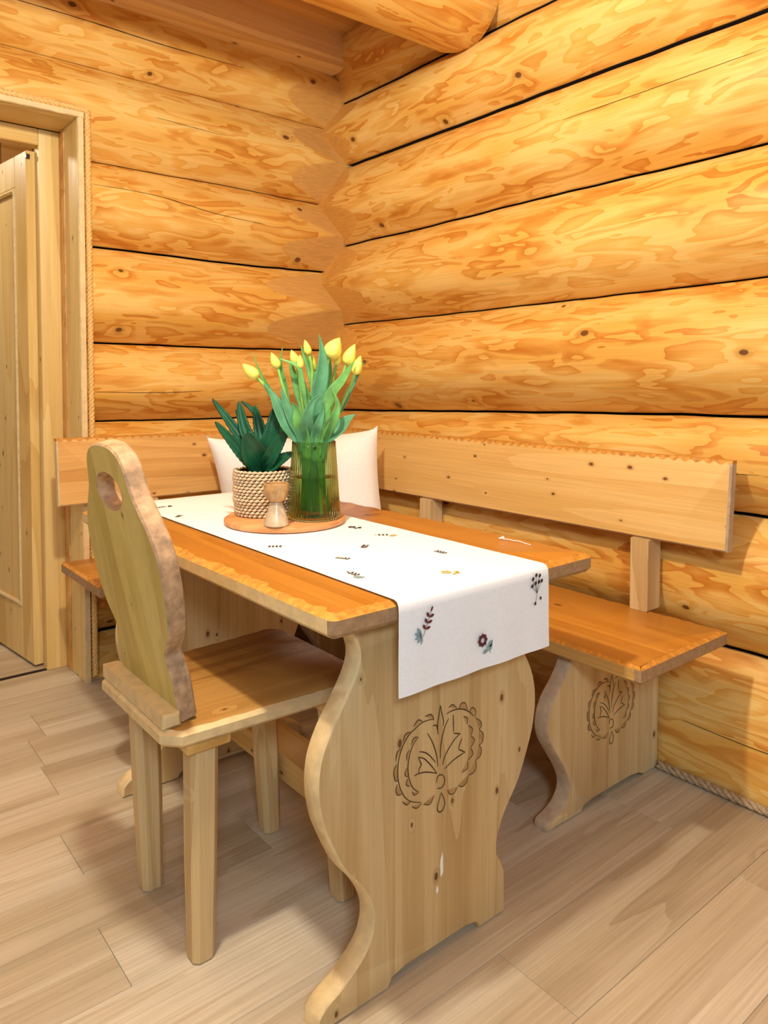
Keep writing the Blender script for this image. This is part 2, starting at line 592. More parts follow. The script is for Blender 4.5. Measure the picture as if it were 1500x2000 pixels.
check(wall_left, on_left(7), [(1.55, 2.50), (1.2, 2.50), (0.9, 2.495), (0.55, 2.50)], 0.0022)
check(wall_left, on_left(5), [(1.2, 1.90), (0.95, 1.895), (0.7, 1.86), (0.45, 1.845)], 0.0016)
check(wall_left, on_left(6), [(0.95, 2.20), (0.8, 2.195), (0.66, 2.19)], 0.0012)
check(wall_left, on_left(3), [(1.2, 1.11), (0.95, 1.105), (0.75, 1.11)], 0.0014)
check(wall_right, on_right(5), [(1.45, 2.015), (1.7, 2.02), (2.1, 2.03)], 0.0012)
check(wall_right, on_right(0), [(1.9, 0.16), (2.1, 0.155), (2.25, 0.16)], 0.0014)
check(wall_right, on_right(2), [(1.72, 0.90), (1.9, 0.895), (2.1, 0.9)], 0.0010)

# ------------------------------------------------------------------ floor of oak planks, running along x
floor = tag(empty('floor', (-1.6, -1.7, 0)), 'pale grey oak plank floor', None, None, 'structure')
PW = 0.1935
JOINT = {0: -1.04, 3: -1.643, 5: -1.612, 7: -1.56, 9: -1.493, -1: -0.43, 1: -0.375}
random.seed(11)
for r in range(-7, 13):
    y0 = -2.218 + r * PW
    x = JOINT.get(r, -1.6 + random.random() * 1.25)
    while x > -3.4:
        x -= 1.29
    while x < 0.1:
        a, b = max(x, -3.4), min(x + 1.29, 0.12)
        y1 = min(y0 + PW, 0.10)
        if b - a > 0.02 and y1 - y0 > 0.01:
            V, Fc, band = prism([(a + .0004, y0 + .0004), (b - .0004, y0 + .0004), (b - .0004, y1 - .0004), (a + .0004, y1 - .0004)], lambda p, q, d: (p, q, d), -0.014, 0.0, 0.0007)
            obj('plank', (V, Fc), 'floor', floor, smooth=0)
        x += 1.29
obj('subfloor', box(-3.4, 0.15, -3.6, 0.12, -0.06, -0.0135), 'dark', floor, smooth=0)

# the neighbouring room seen past the open door
hall = tag(empty('floor', (-1.8, 1.0, 0)), 'oak plank floor of the next room beyond the door', None, None, 'structure')
random.seed(5)
for r in range(0, 10):
    y0 = 0.125 + r * PW
    x = -3.6 - random.random()
    while x < -0.6:
        a, b = max(x, -3.4), min(x + 1.29, -0.6)
        if b - a > 0.02:
            V, Fc, band = prism([(a, y0 + .0004), (b, y0 + .0004), (b, y0 + PW - .0004), (a, y0 + PW - .0004)], lambda p, q, d: (p, q, d), -0.014, 0.002, 0.0007)
            obj('plank', (V, Fc), 'floor', hall, smooth=0)
        x += 1.29
back = tag(empty('wall_back', (-1.8, 2.05, 0)), 'orange pine wall of the next room above the open door', None, None, 'structure')
for k in range(16):
    x0 = -3.4 + k * 0.18
    obj('board', box(x0, x0 + 0.176, 2.0, 2.02, 0, 2.75, 0.003), 'ceil', back, smooth=0)
wside = tag(empty('wall_side', (-0.65, 1.0, 0)), 'pine boarded side wall of the next room behind the door leaf', None, None, 'structure')
for k in range(10):
    obj('board', box(-0.66, -0.64, 0.24 + k * 0.18, 0.24 + k * 0.18 + 0.176, 0, 2.75, 0.003), 'ceil', wside, smooth=0)

obj('sheathing', box(-3.4, -0.6, 2.021, 2.035, 0, 2.775), 'ceil', back, smooth=0)
obj('sheathing', box(-0.639, -0.625, 0.22, 2.035, 0, 2.775), 'ceil', wside, smooth=0)
obj('subfloor', box(-3.4, -0.6, 0.125, 2.06, -0.06, -0.0135), 'dark', hall, smooth=0)

# ------------------------------------------------------------------ ceiling boards, squared beam, round log beam
ceiling = tag(empty('ceiling', (-1.6, -1.7, 2.74)), 'pine board ceiling with heavy beams', None, None, 'structure')
for k in range(26):
    y1 = 0.0 - k * 0.14
    V, Fc, band = prism([(-3.4, y1 - 0.137), (0.15, y1 - 0.137), (0.15, y1), (-3.4, y1)], lambda p, q, d: (p, q, d), 2.742, 2.775, 0.004)
    obj('board', (V, Fc), 'ceil', ceiling, smooth=0)
for k in range(15):
    y1 = 0.14 + k * 0.14
    V, Fc, band = prism([(-3.4, y1 - 0.137), (-0.6, y1 - 0.137), (-0.6, y1), (-3.4, y1)], lambda p, q, d: (p, q, d), 2.742, 2.775, 0.004)
    obj('board', (V, Fc), 'ceil', ceiling, smooth=0)
obj('sheathing', box(-3.4, 0.15, -3.64, 2.1, 2.776, 2.79), 'ceil', ceiling, smooth=0)
bpoly = [(-0.03, 2.585), (-0.165, 2.582), (-0.195, 2.592), (-0.212, 2.62), (-0.212, 2.745), (-0.03, 2.745)]
V, Fc, band = prism(bpoly, lambda a, b, d: (d, a, b), -3.3, -0.085, 0.006)
tag(obj('squared_beam', (V, Fc), 'beam', ceiling, smooth=25), 'squared beam with rounded lower edge above the back wall')
V, Fc = [], []
nst, ng = 60, 40
for i in range(nst + 1):
    x = -3.3 + 3.24 * i / nst
    for k in range(ng):
        th = 2 * math.pi * k / ng
        r = 0.188 + 0.006 * noise.noise(Vector((x * 1.5, math.cos(th), math.sin(th)))) + 0.012 * (x + 1.0) * -0.5
        e = min(1.0, max(0.0, (-0.06 - x) / 0.05))
        r *= 0.93 + 0.07 * math.sqrt(e)
        V.append((x, -0.952 + r * math.cos(th), 2.594 + r * math.sin(th)))
for i in range(nst):
    for k in range(ng):
        l = (k + 1) % ng
        Fc.append((i * ng + k, i * ng + l, (i + 1) * ng + l, (i + 1) * ng + k))
Fc += [tuple(range(ng)), tuple(nst * ng + k for k in range(ng))]
tag(obj('log_beam', (V, Fc), ['log_x', 'cut_x'], ceiling, smooth=40, mi=[0] * (nst * ng) + [1, 1]), 'thick round log beam running into the right wall')


# ------------------------------------------------------------------ rope
def rope_geo(pts, R, pitch=0.05):
    P = [Vector(p) for p in pts]
    out = []
    L = [0]
    for a, b in zip(P, P[1:]):
        L.append(L[-1] + (b - a).length)
    n = int(L[-1] / (pitch / 9)) + 2
    strands = [[] for _ in range(3)]
    for i in range(n):
        s = L[-1] * i / (n - 1)
        k = 0
        while k < len(L) - 2 and s > L[k + 1]:
            k += 1
        t = (s - L[k]) / (L[k + 1] - L[k])
        c = P[k].lerp(P[k + 1], t)
        d = (P[k + 1] - P[k]).normalized()
        u = d.cross(Vector((0, 1, 0)) if abs(d.y) < 0.8 else Vector((0, 0, 1))).normalized()
        w = d.cross(u)
        for q in range(3):
            th = 2 * math.pi * (s / (pitch * 3) + q / 3)
            strands[q].append(c + (u * math.cos(th) + w * math.sin(th)) * R * 0.52)
    return [tube(s, R * 0.52, 6) for s in strands]


def rope(name, pts, R, mat, label, pitch=0.05):
    o = tag(empty(name, pts[0]), label, 'rope')
    for g in rope_geo(pts, R, pitch):
        obj('strand', g, mat, o, smooth=60)
    return o


rope('rope_trim', [(-0.1335, -1.842, 0.0130), (-0.1335, -3.4, 0.0130)], 0.0125, 'rope_grey', 'grey twisted rope laid along the floor at the foot of the right wall', 0.024)
rope('rope_trim', [(-1.224, -0.129, 0.02), (-1.224, -0.129, 2.158), (-2.2, -0.129, 2.158)], 0.0115, 'rope', 'tan twisted rope running round the edge of the door casing', 0.016)

# ------------------------------------------------------------------ door casing and open door
casing = tag(empty('trim_1', (-1.7, 0, 0)), 'pale pine casing lining the doorway', None, None, 'structure')


def jag_edge(sc, am):
    return lambda a, b: am * (0.5 + 0.8 * noise.noise(Vector((a * sc, b * sc, 1.3))))


def jamb(x0, x1, name='jamb'):
    poly = resample([(-0.134, 0), (0.092, 0), (0.092, HEAD - 0.024), (-0.134, HEAD - 0.024)], 0.014)
    f = lambda a, b: 0.008 * max(0, noise.noise(Vector((b * 45, 2.2, x0)))) + 0.001 if a < -0.12 else 0
    V, Fc, band = prism(poly, lambda a, b, d: (d, a, b), x0, x1, 0.003, 0, f, f)
    return obj(name, (V, Fc), ['door', 'edge'], casing, smooth=30, mi=[0 if b in (0, 4) else 1 for b in band])


jamb(-1.262, -1.238)
jamb(DOOR_L + 0.022, DOOR_L - 0.002)
poly = resample([(DOOR_L, -0.134), (-1.238, -0.134), (-1.238, 0.092), (DOOR_L, 0.092)], 0.014)
f = lambda a, b: 0.009 * max(0, noise.noise(Vector((a * 45, 6.2, 0)))) + 0.001 if b < -0.12 else 0
V, Fc, band = prism(poly, lambda a, b, d: (a, b, d), HEAD - 0.025, HEAD - 0.001, 0.003, 0, f, f)
obj('head_board', (V, Fc), ['doorx', 'edge'], casing, smooth=30, mi=[0 if b in (0, 4) else 1 for b in band])
obj('frame_post', box(-1.340, -1.2625, 0.092, 0.150, 0, HEAD - 0.026, 0.003), 'door', casing, smooth=30)
obj('frame_post', box(DOOR_L + 0.0225, DOOR_L + 0.10, 0.092, 0.150, 0, HEAD - 0.026, 0.003), 'door', casing, smooth=30)
obj('frame_head', box(DOOR_L + 0.1005, -1.3405, 0.092, 0.150, 2.062, HEAD - 0.026, 0.003), 'doorx', casing, smooth=30)
obj('stop_strip', box(-1.2655, -1.2622, 0.03, 0.0915, 0, HEAD - 0.03, 0.001), 'ceil', casing, smooth=30)
obj('threshold', box(DOOR_L + 0.03, -1.265, 0.1003, 0.1245, -0.012, 0.001, 0.001), 'dark', casing, smooth=0)
obj('lintel_fill', box(DOOR_L - 0.02, -1.22, 0.095, 0.22, HEAD - 0.02, 2.3), 'dark', casing, smooth=0)

door = tag(empty('door_1', (-1.352, 0.155, 0.0)), 'open panelled pine door swung into the next room', None, None, 'structure')
DU = Vector((-0.13, 0.99, 0)).normalized()
DN = Vector((-0.99, -0.13, 0)).normalized()
DO = Vector((-1.352, 0.155, 0))


def dmap(a, b, d):
    return tuple(DO + DU * a + DN * d + Vector((0, 0, b)))


def dpart(name, a0, a1, z0, z1, d0, d1, mat='door', bev=0.003, parent=None):
    V, Fc, band = prism([(a0, z0), (a1, z0), (a1, z1), (a0, z1)], dmap, d0, d1, bev)
    return obj(name, (V, Fc), mat, parent or door, smooth=30)


DW, DH = 0.80, 2.052
dpart('stile', 0.0, 0.115, 0.012, DH, -0.02, 0.02)
dpart('stile', DW - 0.115, DW, 0.012, DH, -0.02, 0.02)
dpart('top_rail', 0.1155, DW - 0.1155, DH - 0.125, DH, -0.0195, 0.0195)
dpart('bottom_rail', 0.1155, DW - 0.1155, 0.012, 0.225, -0.0195, 0.0195)
pn = dpart('panel', 0.12, DW - 0.12, 0.227, DH - 0.127, -0.006, 0.006)
for nm, a0, a1, z0, z1 in (('moulding', 0.1158, 0.133, 0.2255, DH - 0.1255), ('moulding', DW - 0.133, DW - 0.1158, 0.2255, DH - 0.1255),
                           ('moulding', 0.1335, DW - 0.1335, 0.2255, 0.243), ('moulding', 0.1335, DW - 0.1335, DH - 0.143, DH - 0.1255)):
    dpart(nm, a0, a1, z0, z1, 0.0065, 0.025, 'edge' if a0 < 0.12 or z0 < 0.3 else 'door', 0.006)
dpart('hinge', -0.012, 0.0, 2.02, 2.036, 0.008, 0.022, 'steel', 0.001)

# ------------------------------------------------------------------ carved ornament (millimetres from its boss)
CARVE_DARK = [
    [(-18.5, 130.9), (-33.9, 133.8), (-51.1, 133.2), (-68.1, 127.0), (-82.8, 120.2), (-95.2, 108.1), (-104.4, 93.5), (-110.4, 74.9), (-111.8, 54.8), (-109.3, 34.9), (-102.1, 14.8), (-90.7, -2.1), (-76.0, -13.9), (-52.6, -24.1)],
    [(-58.5, 107.9), (-70.1, 100.2), (-78.5, 88.4), (-83.6, 74.0), (-86.3, 55.7), (-83.5, 35.5), (-76.1, 16.8), (-67.6, 6.5), (-58.0, -1.7)],
    [(16.1, 131.6), (28.7, 133.8), (47.2, 132.8), (66.0, 126.6), (82.8, 115.8), (92.5, 105.3)],
    [(-0.9, 153.9), (2.5, 138.8), (7.1, 120.9), (6.1, 109.6)],
    [(-1.4, 153.2), (-5.3, 134.5), (-8.5, 115.6), (-6.8, 96.9)],
    [(21.9, 120.7), (12.9, 109.2), (6.2, 94.6), (1.8, 79.3), (-0.4, 63.4), (-0.3, 46.7)],
    [(34.5, 124.6), (35.3, 107.6), (35.9, 88.9)],
    [(36.4, 86.2), (54.6, 79.8)],
    [(54.6, 79.8), (40.6, 73.9), (26.9, 63.1), (15.5, 51.6), (8.8, 40.4), (6.1, 31.3)],
    [(59.4, 68.1), (53.6, 58.0), (50.1, 48.9)],
    [(50.1, 48.9), (69.1, 36.9)],
    [(69.1, 36.9), (52.6, 34.5), (34.0, 30.4), (11.2, 21.2)],
    [(-35.9, 108.3), (-24.9, 91.0), (-16.0, 71.7), (-10.4, 53.3), (-6.9, 32.3)],
    [(-59.4, 67.7), (-46.5, 61.9), (-33.5, 49.4), (-20.2, 33.5), (-10.2, 19.3)],
    [(-69.9, 34.8), (-57.1, 35.3), (-39.9, 31.9), (-22.4, 25.1), (-10.2, 19.3)],
    [(-59.4, 67.7), (-55.1, 58.2), (-51.8, 50.6), (-57.2, 44.3), (-58.2, 36.5)],
    [(-57.3, 78.4), (-42.2, 71.9), (-29.1, 61.1), (-13.6, 42.8)],
    [(6.7, 10.2), (11.3, 1.1), (10.2, -8.6), (2.4, -14.2), (-8.9, -11.9)],
    [(6.7, 10.2), (-3.4, 13.7), (-9.4, 9.1), (-10.1, 0.2)],
    [(2.4, -24.2), (10.4, -40.5), (11.6, -52.7), (4.9, -61.9), (-4.1, -61.1), (-8.6, -51.9), (-4.2, -38.5), (2.0, -24.7)],
    [(-21.8, 118.7), (-11.8, 116.6), (-8.4, 105.7)],
]
CARVE_SCAL = [
    [(99.9, 98.8), (114.7, 87.5), (116.8, 76.5), (109.9, 72.4)],
    [(109.9, 72.4), (122.4, 59.0), (120.6, 42.1), (110.2, 38.4)],
    [(110.2, 38.4), (117.7, 27.3), (114.2, 14.5), (100.7, 9.3)],
    [(100.7, 9.3), (102.0, -5.9), (93.6, -15.2), (80.3, -15.0)],
    [(77.9, -15.0), (74.4, -27.6), (62.5, -32.9), (49.5, -26.6)],
    [(47.2, -28.3), (39.1, -37.4), (27.5, -36.6), (19.4, -25.3)],
    [(21.7, 143.3), (33.2, 146.0), (44.8, 135.1)],
    [(51.8, 133.1), (56.5, 141.1), (68.3, 139.5), (75.5, 123.9)],
    [(82.8, 119.2), (89.9, 124.1), (99.7, 114.4), (97.4, 101.2)],
    [(63.7, 112.7), (75.7, 105.9), (74.6, 92.5)],
    [(78.2, 89.7), (90.3, 79.2), (85.6, 66.0)],
    [(85.6, 66.0), (96.6, 53.1), (85.8, 40.9)],
    [(85.8, 40.9), (92.0, 25.1), (77.6, 16.9)],
    [(76.4, 16.4), (76.6, 0.9), (59.9, -2.9)],
    [(-18.5, 130.9), (-26.3, 143.0), (-42.6, 143.6)],
    [(-49.0, 135.8), (-60.8, 141.7), (-72.4, 131.4)],
    [(-79.7, 124.0), (-93.2, 123.4), (-99.3, 109.4)],
    [(-104.4, 99.9), (-114.5, 93.6), (-116.5, 76.9)],
    [(-114.5, 73.1), (-121.5, 61.2), (-118.4, 42.8), (-111.3, 38.8)],
    [(-112.9, 33.0), (-116.4, 23.1), (-112.3, 12.1), (-102.1, 10.0)],
    [(-99.9, -5.1), (-89.6, -15.3), (-79.1, -12.7)],
    [(-76.0, -23.6), (-63.2, -31.6), (-50.4, -26.5)],
    [(-46.1, -29.8), (-28.6, -36.2), (-16.6, -22.4)],
    [(-61.7, 108.9), (-72.3, 108.9), (-77.5, 97.7)],
    [(-82.7, 89.7), (-88.9, 82.1), (-88.8, 70.9)],
    [(-88.8, 56.5), (-93.9, 45.5), (-86.6, 38.2)],
    [(-86.6, 35.0), (-90.8, 25.2), (-81.4, 17.9)],
    [(-75.0, 5.1), (-69.7, -3.2), (-59.1, -2.2)],
]



def carving(parent, cx, cz, y, sc):
    def strip(lines, wid, per):
        V, Fc = [], []
        for pl in lines:
            P = catmull([(a, b, 0) for a, b in pl], per)
            n = len(P)
            k = len(V)
            for i, p in enumerate(P):
                d = (P[min(i + 1, n - 1)] - P[max(i - 1, 0)])
                d = d.normalized() if d.length > 1e-6 else Vector((1, 0, 0))
                nn = Vector((-d.y, d.x, 0)) * wid * (0.35 + 0.65 * math.sin(math.pi * (0.12 + 0.78 * i / (n - 1))))
                for q in (p + nn, p - nn):
                    V.append((cx + q.x * 0.001 * sc, y - 0.0007, cz + q.y * 0.001 * sc))
            for i in range(n - 1):
                Fc.append((k + 2 * i, k + 2 * i + 1, k + 2 * i + 3, k + 2 * i + 2))
        return V, Fc
    tag(obj('carved_lines', strip(CARVE_DARK, 1.25, 5), 'groove', parent, smooth=0), 'dark carved palmette lines', kind='stuff')
    tag(obj('carved_scallops', strip(CARVE_SCAL, 1.0, 5), 'groove', parent, smooth=0), 'scalloped carved border', kind='stuff')
    V, Fc = [], []
    for pl in CARVE_SCAL:          # shallow gouge inside each scallop
        P = catmull([(a, b, 0) for a, b in pl], 5)
        k = len(V)
        V += [(cx + p.x * 0.001 * sc, y - 0.0004, cz + p.y * 0.001 * sc) for p in P]
        Fc.append(tuple(range(k, k + len(P))))
    tag(obj('carved_gouges', (V, Fc), 'scallop', parent, smooth=0), 'brown gouges of the carved border', kind='stuff')


# ------------------------------------------------------------------ dining table
table = tag(empty('trestle_table', (-1.09, -1.45, 0)), 'honey pine trestle table with carved end panel under a white runner', 'table')
TZ = 0.76
tpoly = [(-1.432, -2.0), (-0.697, -2.0), (-0.697, -0.668), (-1.432, -0.668)]


def jt(a, b):
    return 0.004 + 0.016 * max(0.0, noise.noise(Vector((a * 38, b * 38, 9.1))) + 0.25)


tp = resample(clip_corners(tpoly, 0.014), 0.012)
tp = [(a + 0.004 * noise.noise(Vector((a * 4, b * 4, 0.5))), b + 0.003 * noise.noise(Vector((a * 5, b * 5, 7.5)))) for a, b in tp]
V, Fc, band = prism(tp, lambda a, b, d: (a, b, d), TZ - 0.042, TZ, 0.009, 0, None, jt)
mi = []
for q, bnd in zip(Fc, band):
    if bnd in (0, 4):
        mi.append(0)
    elif bnd == 3:
        mi.append(1)
    else:
        c = sum((Vector(V[i]) for i in q), Vector()) / len(q)
        mi.append(3 if abs(c.y + 2.0) < 0.02 or abs(c.y + 0.668) < 0.02 else 2)
obj('table_top', (V, Fc), ['top_y', 'chip', 'edge', 'end'], table, smooth=35, mi=mi)

LEFT = [(-0.262, 0.7175), (-0.235, 0.710), (-0.212, 0.690), (-0.203, 0.655), (-0.216, 0.617), (-0.245, 0.572), (-0.272, 0.531), (-0.290, 0.488), (-0.295, 0.440),
        (-0.288, 0.390), (-0.273, 0.347), (-0.240, 0.279), (-0.200, 0.228), (-0.178, 0.190), (-0.170, 0.155), (-0.178, 0.118), (-0.200, 0.090), (-0.240, 0.062), (-0.278, 0.044), (-0.294, 0.028), (-0.296, 0.0)]


def trestle(yf, stub, carve):
    lf = [tuple(p)[:2] for p in catmull([(a, b, 0) for a, b in LEFT[:-1]], 4)] + [LEFT[-1]]
    rg = [(-a, b) for a, b in lf]
    if stub:   # the right foot is sawn short
        rg = [p for p in rg if p[1] > 0.15] + [(0.172, 0.135), (0.186, 0.112), (0.195, 0.095), (0.196, 0.0)]
        inner = (0.115, 0.105)
    else:
        inner = (0.135, 0.125)
    pts = lf + [(-0.132, 0.0), (-0.122, 0.016), (-0.09, 0.022), (inner[1] - 0.03, 0.022), (inner[1], 0.016), (inner[0], 0.0)] + rg[::-1]
    tr = slab('trestle', pts, lambda a, b, d: (-1.135 + a, d, b), yf, yf + 0.046, ['pale_z', 'edge'], [0, 1, 1, 1, 0], table, bev=0.0045, smooth=45)
    if carve:
        carving(tr, -1.135, 0.3577, yf, 1.0)
    return tr


t1 = trestle(-1.952, True, True)
t2 = trestle(-0.995, False, False)
for (cx, cz, w, h, sd) in ((-1.131, 0.184, 0.0055, 0.028, 1), (-1.143, 0.139, 0.004, 0.009, 4)):
    n = 14
    P = [(cx + w * math.cos(6.283 * k / n) * (0.6 + 0.8 * abs(noise.noise(Vector((k, sd, 0.5))))), -1.9528, cz + h * math.sin(6.283 * k / n) * (0.7 + 0.5 * abs(noise.noise(Vector((k, sd, 3.5)))))) for k in range(n)]
    obj('white_smear', (P, [tuple(range(n))]), 'white_paint', t1, smooth=0)
spoly = [(-1.153, 0.122), (-1.055, 0.122), (-1.055, 0.187), (-1.153, 0.187)]
V, Fc, band = prism(spoly, lambda a, b, d: (a, d, b), -1.906, -0.995, 0.004)
obj('stretcher', (V, Fc), 'pale_y', table, smooth=30)
obj('cross_batten', box(-1.36, -0.80, -1.905, -1.835, 0.690, 0.7175, 0.003), 'pale_x', table, smooth=30)
obj('cross_batten', box(-1.36, -0.80, -0.948, -0.88, 0.690, 0.7175, 0.003), 'pale_x', table, smooth=30)


# ------------------------------------------------------------------ corner benches
def dent(period, am, zt, axis):
    def f(a, b):
        if b < zt - 0.004:
            return 0.0
        k = (a / period) % 1.0
        return am if k < 0.5 + 0.2 * noise.noise(Vector((a * 3, 0, axis))) else 0.0
    return f


bench_r = tag(empty('corner_bench', (-0.38, -1.1, 0)), 'pine bench along the right wall with high backrest and carved end panel', 'bench')
bench_l = tag(empty('corner_bench', (-0.95, -0.36, 0)), 'pine bench along the back wall beside the door, half hidden by table', 'bench')


def jb(a, b):
    return 0.003 + 0.009 * max(0.0, noise.noise(Vector((a * 42, b * 42, 4.4))) + 0.2)


def seat(poly, z1, th, mats, parent, endtest):
    P = resample(clip_corners(poly, 0.006), 0.013)
    V, Fc, band = prism(P, lambda a, b, d: (a, b, d), z1 - th, z1, 0.006, 0, None, jb)
    mi = []
    for q, bnd in zip(Fc, band):
        if bnd in (0, 4):
            mi.append(0)
        elif bnd == 3:
            mi.append(1)
        else:
            c = sum((Vector(V[i]) for i in q), Vector()) / len(q)
            mi.append(3 if endtest(c) else 2)
    return obj('seat', (V, Fc), mats, parent, smooth=35, mi=mi)


SZ = 0.4807
seat([(-0.589, -2.058), (-0.167, -2.058), (-0.167, -0.125), (-0.589, -0.125)], SZ, 0.040, ['top_y', 'chip', 'pale_y', 'end'], bench_r, lambda c: c.y < -2.04)
seat([(-1.345, -0.560), (-0.5905, -0.560), (-0.5905, -0.135), (-1.345, -0.135)], SZ, 0.040, ['top_x', 'chip', 'pale_x', 'end'], bench_l, lambda c: c.x < -1.33)

BL = [(-0.548, 0.440), (-0.556, 0.425), (-0.566, 0.405), (-0.590, 0.375), (-0.625, 0.340), (-0.646, 0.300), (-0.648, 0.260), (-0.634, 0.225), (-0.604, 0.182), (-0.575, 0.140), (-0.556, 0.100), (-0.558, 0.070), (-0.580, 0.044), (-0.612, 0.030), (-0.640, 0.022), (-0.646, 0.010), (-0.645, 0.0)]


def bench_panel(fm, d0, d1, parent):
    lf = [tuple(p)[:2] for p in catmull([(a, b, 0) for a, b in BL], 4)]
    pts = lf + [(-0.500, 0.0), (-0.488, 0.012), (-0.45, 0.018), (-0.27, 0.018), (-0.225, 0.012), (-0.20, 0.0), (-0.124, 0.0), (-0.124, 0.440)]
    return slab('end_panel', pts, fm, d0, d1, ['pale_z', 'grey_edge'], [0, 1, 1, 1, 0], parent, bev=0.0045, smooth=45)


p1 = bench_panel(lambda a, b, d: (a, d, b), -1.8334, -1.789, bench_r)
carving(p1, -0.3679, 0.2044, -1.8334, 0.93)
bench_panel(lambda a, b, d: (a, d, b), -0.70, -0.655, bench_r)
p3 = bench_panel(lambda a, b, d: (d, a, b), -1.05, -1.005, bench_l)
for yy in (-1.833, -0.90):
    V, Fc, band = prism([(-0.196, SZ + 0.0005), (-0.124, SZ + 0.0005), (-0.124, 0.93), (-0.1305, 0.93), (-0.150, 0.695), (-0.196, 0.693)], lambda a, b, d: (a, d, b), yy, yy + 0.058, 0.003)
    obj('back_post', (V, Fc), 'pale_z', bench_r, smooth=30)
V, Fc, band = prism([(-0.196, SZ + 0.0005), (-0.124, SZ + 0.0005), (-0.124, 0.93), (-0.1305, 0.93), (-0.150, 0.695), (-0.196, 0.693)], lambda a, b, d: (d, a, b), -1.05, -0.992, 0.003)
obj('back_post', (V, Fc), 'pale_zy', bench_l, smooth=30)
BZ0, BZ1 = 0.695, 0.941


def backboard(poly, fm, parent, mats, axis):
    P = resample(poly, 0.0085)
    V, Fc, band = prism(P, fm, 0.0, -0.034, 0.005, 0, dent(0.034, 0.007, BZ1, axis), None)
    mi = []
    for q, bnd in zip(Fc, band):
        if bnd in (0, 4):
            mi.append(0)
        else:
            c = sum((Vector(V[i]) for i in q), Vector()) / len(q)
            mi.append(1 if c.z > BZ1 - 0.012 else 2)
    return obj('backrest', (V, Fc), mats, parent, smooth=35, mi=mi)


backboard([(-2.058, BZ0), (-0.172, BZ0), (-0.172, BZ1), (-2.058, BZ1)], lambda a, b, d: (-0.165 - 0.02 * (BZ1 - b) / 0.246 - d, a, b), bench_r, ['pale_y', 'chip', 'grey_edge'], 0.0)
backboard([(-1.362, BZ0), (-0.192, BZ0), (-0.192, BZ1), (-1.362, BZ1)], lambda a, b, d: (a, -0.165 - 0.02 * (BZ1 - b) / 0.246 - d, b), bench_l, ['pale_x', 'chip', 'edge'], 5.0)

# ------------------------------------------------------------------ chair
chair = tag(empty('wooden_chair', (-1.36, -1.51, 0)), 'wooden chair with shaped olive-tinted backrest and oval hand hole, pulled up to table', 'chair')
CZ = 0.486
cp = [(-1.592, -1.690), (-1.098, -1.712), (-1.098, -1.262), (-1.592, -1.300)]


def chair_corner(poly, c):
    out = []
    for i in range(4):
        p, q, r = Vector(poly[i - 1]), Vector(poly[i]), Vector(poly[(i + 1) % 4])
        a, b = (p - q).normalized(), (r - q).normalized()
        out += [tuple(q + a * c), tuple(q + b * c)]
    return out


P = resample(chair_corner(cp, 0.032), 0.012)
V, Fc, band = prism(P, lambda a, b, d: (a, b, d), CZ - 0.031, CZ, 0.007, 0, None, lambda a, b: 0.002 + 0.007 * max(0, noise.noise(Vector((a * 50, b * 50, 2.2))) + 0.15))
obj('seat', (V, Fc), ['seat_x', 'edge'], chair, smooth=35, mi=[0 if b in (0, 4) else 1 for b in band])


def leg(bx, by, tx, ty, ztop, w0, w1):
    def ring(cx, cy, z, w):
        c = w * 0.22
        h = w / 2
        return [(cx + a, cy + b, z) for a, b in ((-h + c, -h), (h - c, -h), (h, -h + c), (h, h - c), (h - c, h), (-h + c, h), (-h, h - c), (-h, -h + c))]
    V = []
    zs = [0.0, 0.004, 0.06, 0.2, ztop]
    for z in zs:
        t = z / ztop
        w = w1 + (w0 - w1) * min(1, t * 1.6)
        if z == 0.0:
            w *= 0.86
        V += ring(bx + (tx - bx) * t, by + (ty - by) * t, z, w)
    Fc = [tuple(range(8)), tuple(len(V) - 8 + k for k in range(8))]
    for i in range(len(zs) - 1):
        for k in range(8):
            l = (k + 1) % 8
            Fc.append((i * 8 + k, i * 8 + l, i * 8 + 8 + l, i * 8 + 8 + k))
    return V, Fc


for bx, by, tx, ty in ((-1.508, -1.650, -1.500, -1.640), (-1.505, -1.385, -1.512, -1.372), (-1.184, -1.688, -1.196, -1.668), (-1.184, -1.370, -1.196, -1.352)):
    obj('leg', leg(bx, by, tx, ty, 0.4325, 0.060, 0.047), 'pale_z', chair, smooth=25)
obj('seat_batten', box(-1.548, -1.455, -1.684, -1.325, 0.4330, 0.4545, 0.003), 'pale_y', chair, smooth=30)
obj('seat_batten', box(-1.240, -1.150, -1.694, -1.300, 0.4330, 0.4545, 0.003), 'pale_y', chair, smooth=30)
V, Fc, band = prism([(-1.586, CZ + 0.0005), (-1.548, CZ + 0.0005), (-1.551, CZ + 0.029), (-1.586, CZ + 0.029)], lambda a, b, d: (a, d, b), -1.662, -1.318, 0.005)
obj('back_rail', (V, Fc), 'edge', chair, smooth=30)

HALF = [(0.148, 0.001), (0.149, 0.035), (0.151, 0.085), (0.140, 0.120), (0.134, 0.137), (0.145, 0.155), (0.171, 0.185), (0.187, 0.225), (0.195, 0.270), (0.197, 0.330), (0.190, 0.365),
        (0.170, 0.402), (0.142, 0.438), (0.122, 0.464), (0.112, 0.492), (0.104, 0.516), (0.086, 0.538), (0.055, 0.552), (0.020, 0.557)]
half = [tuple(p)[:2] for p in catmull([(a, b, 0) for a, b in HALF], 3)]
outer = [(-a, b) for a, b in half] + [(a, b) for a, b in half[::-1]]
outer = outer[::-1]
hole = [(0.066 * math.cos(t), 0.460 + 0.036 * math.sin(t)) for t in [2 * math.pi * k / 40 for k in range(40)]]
TILT = Vector((-0.113, 0, 0.545)).normalized()
TNRM = Vector((0.545, 0, 0.113)).normalized()


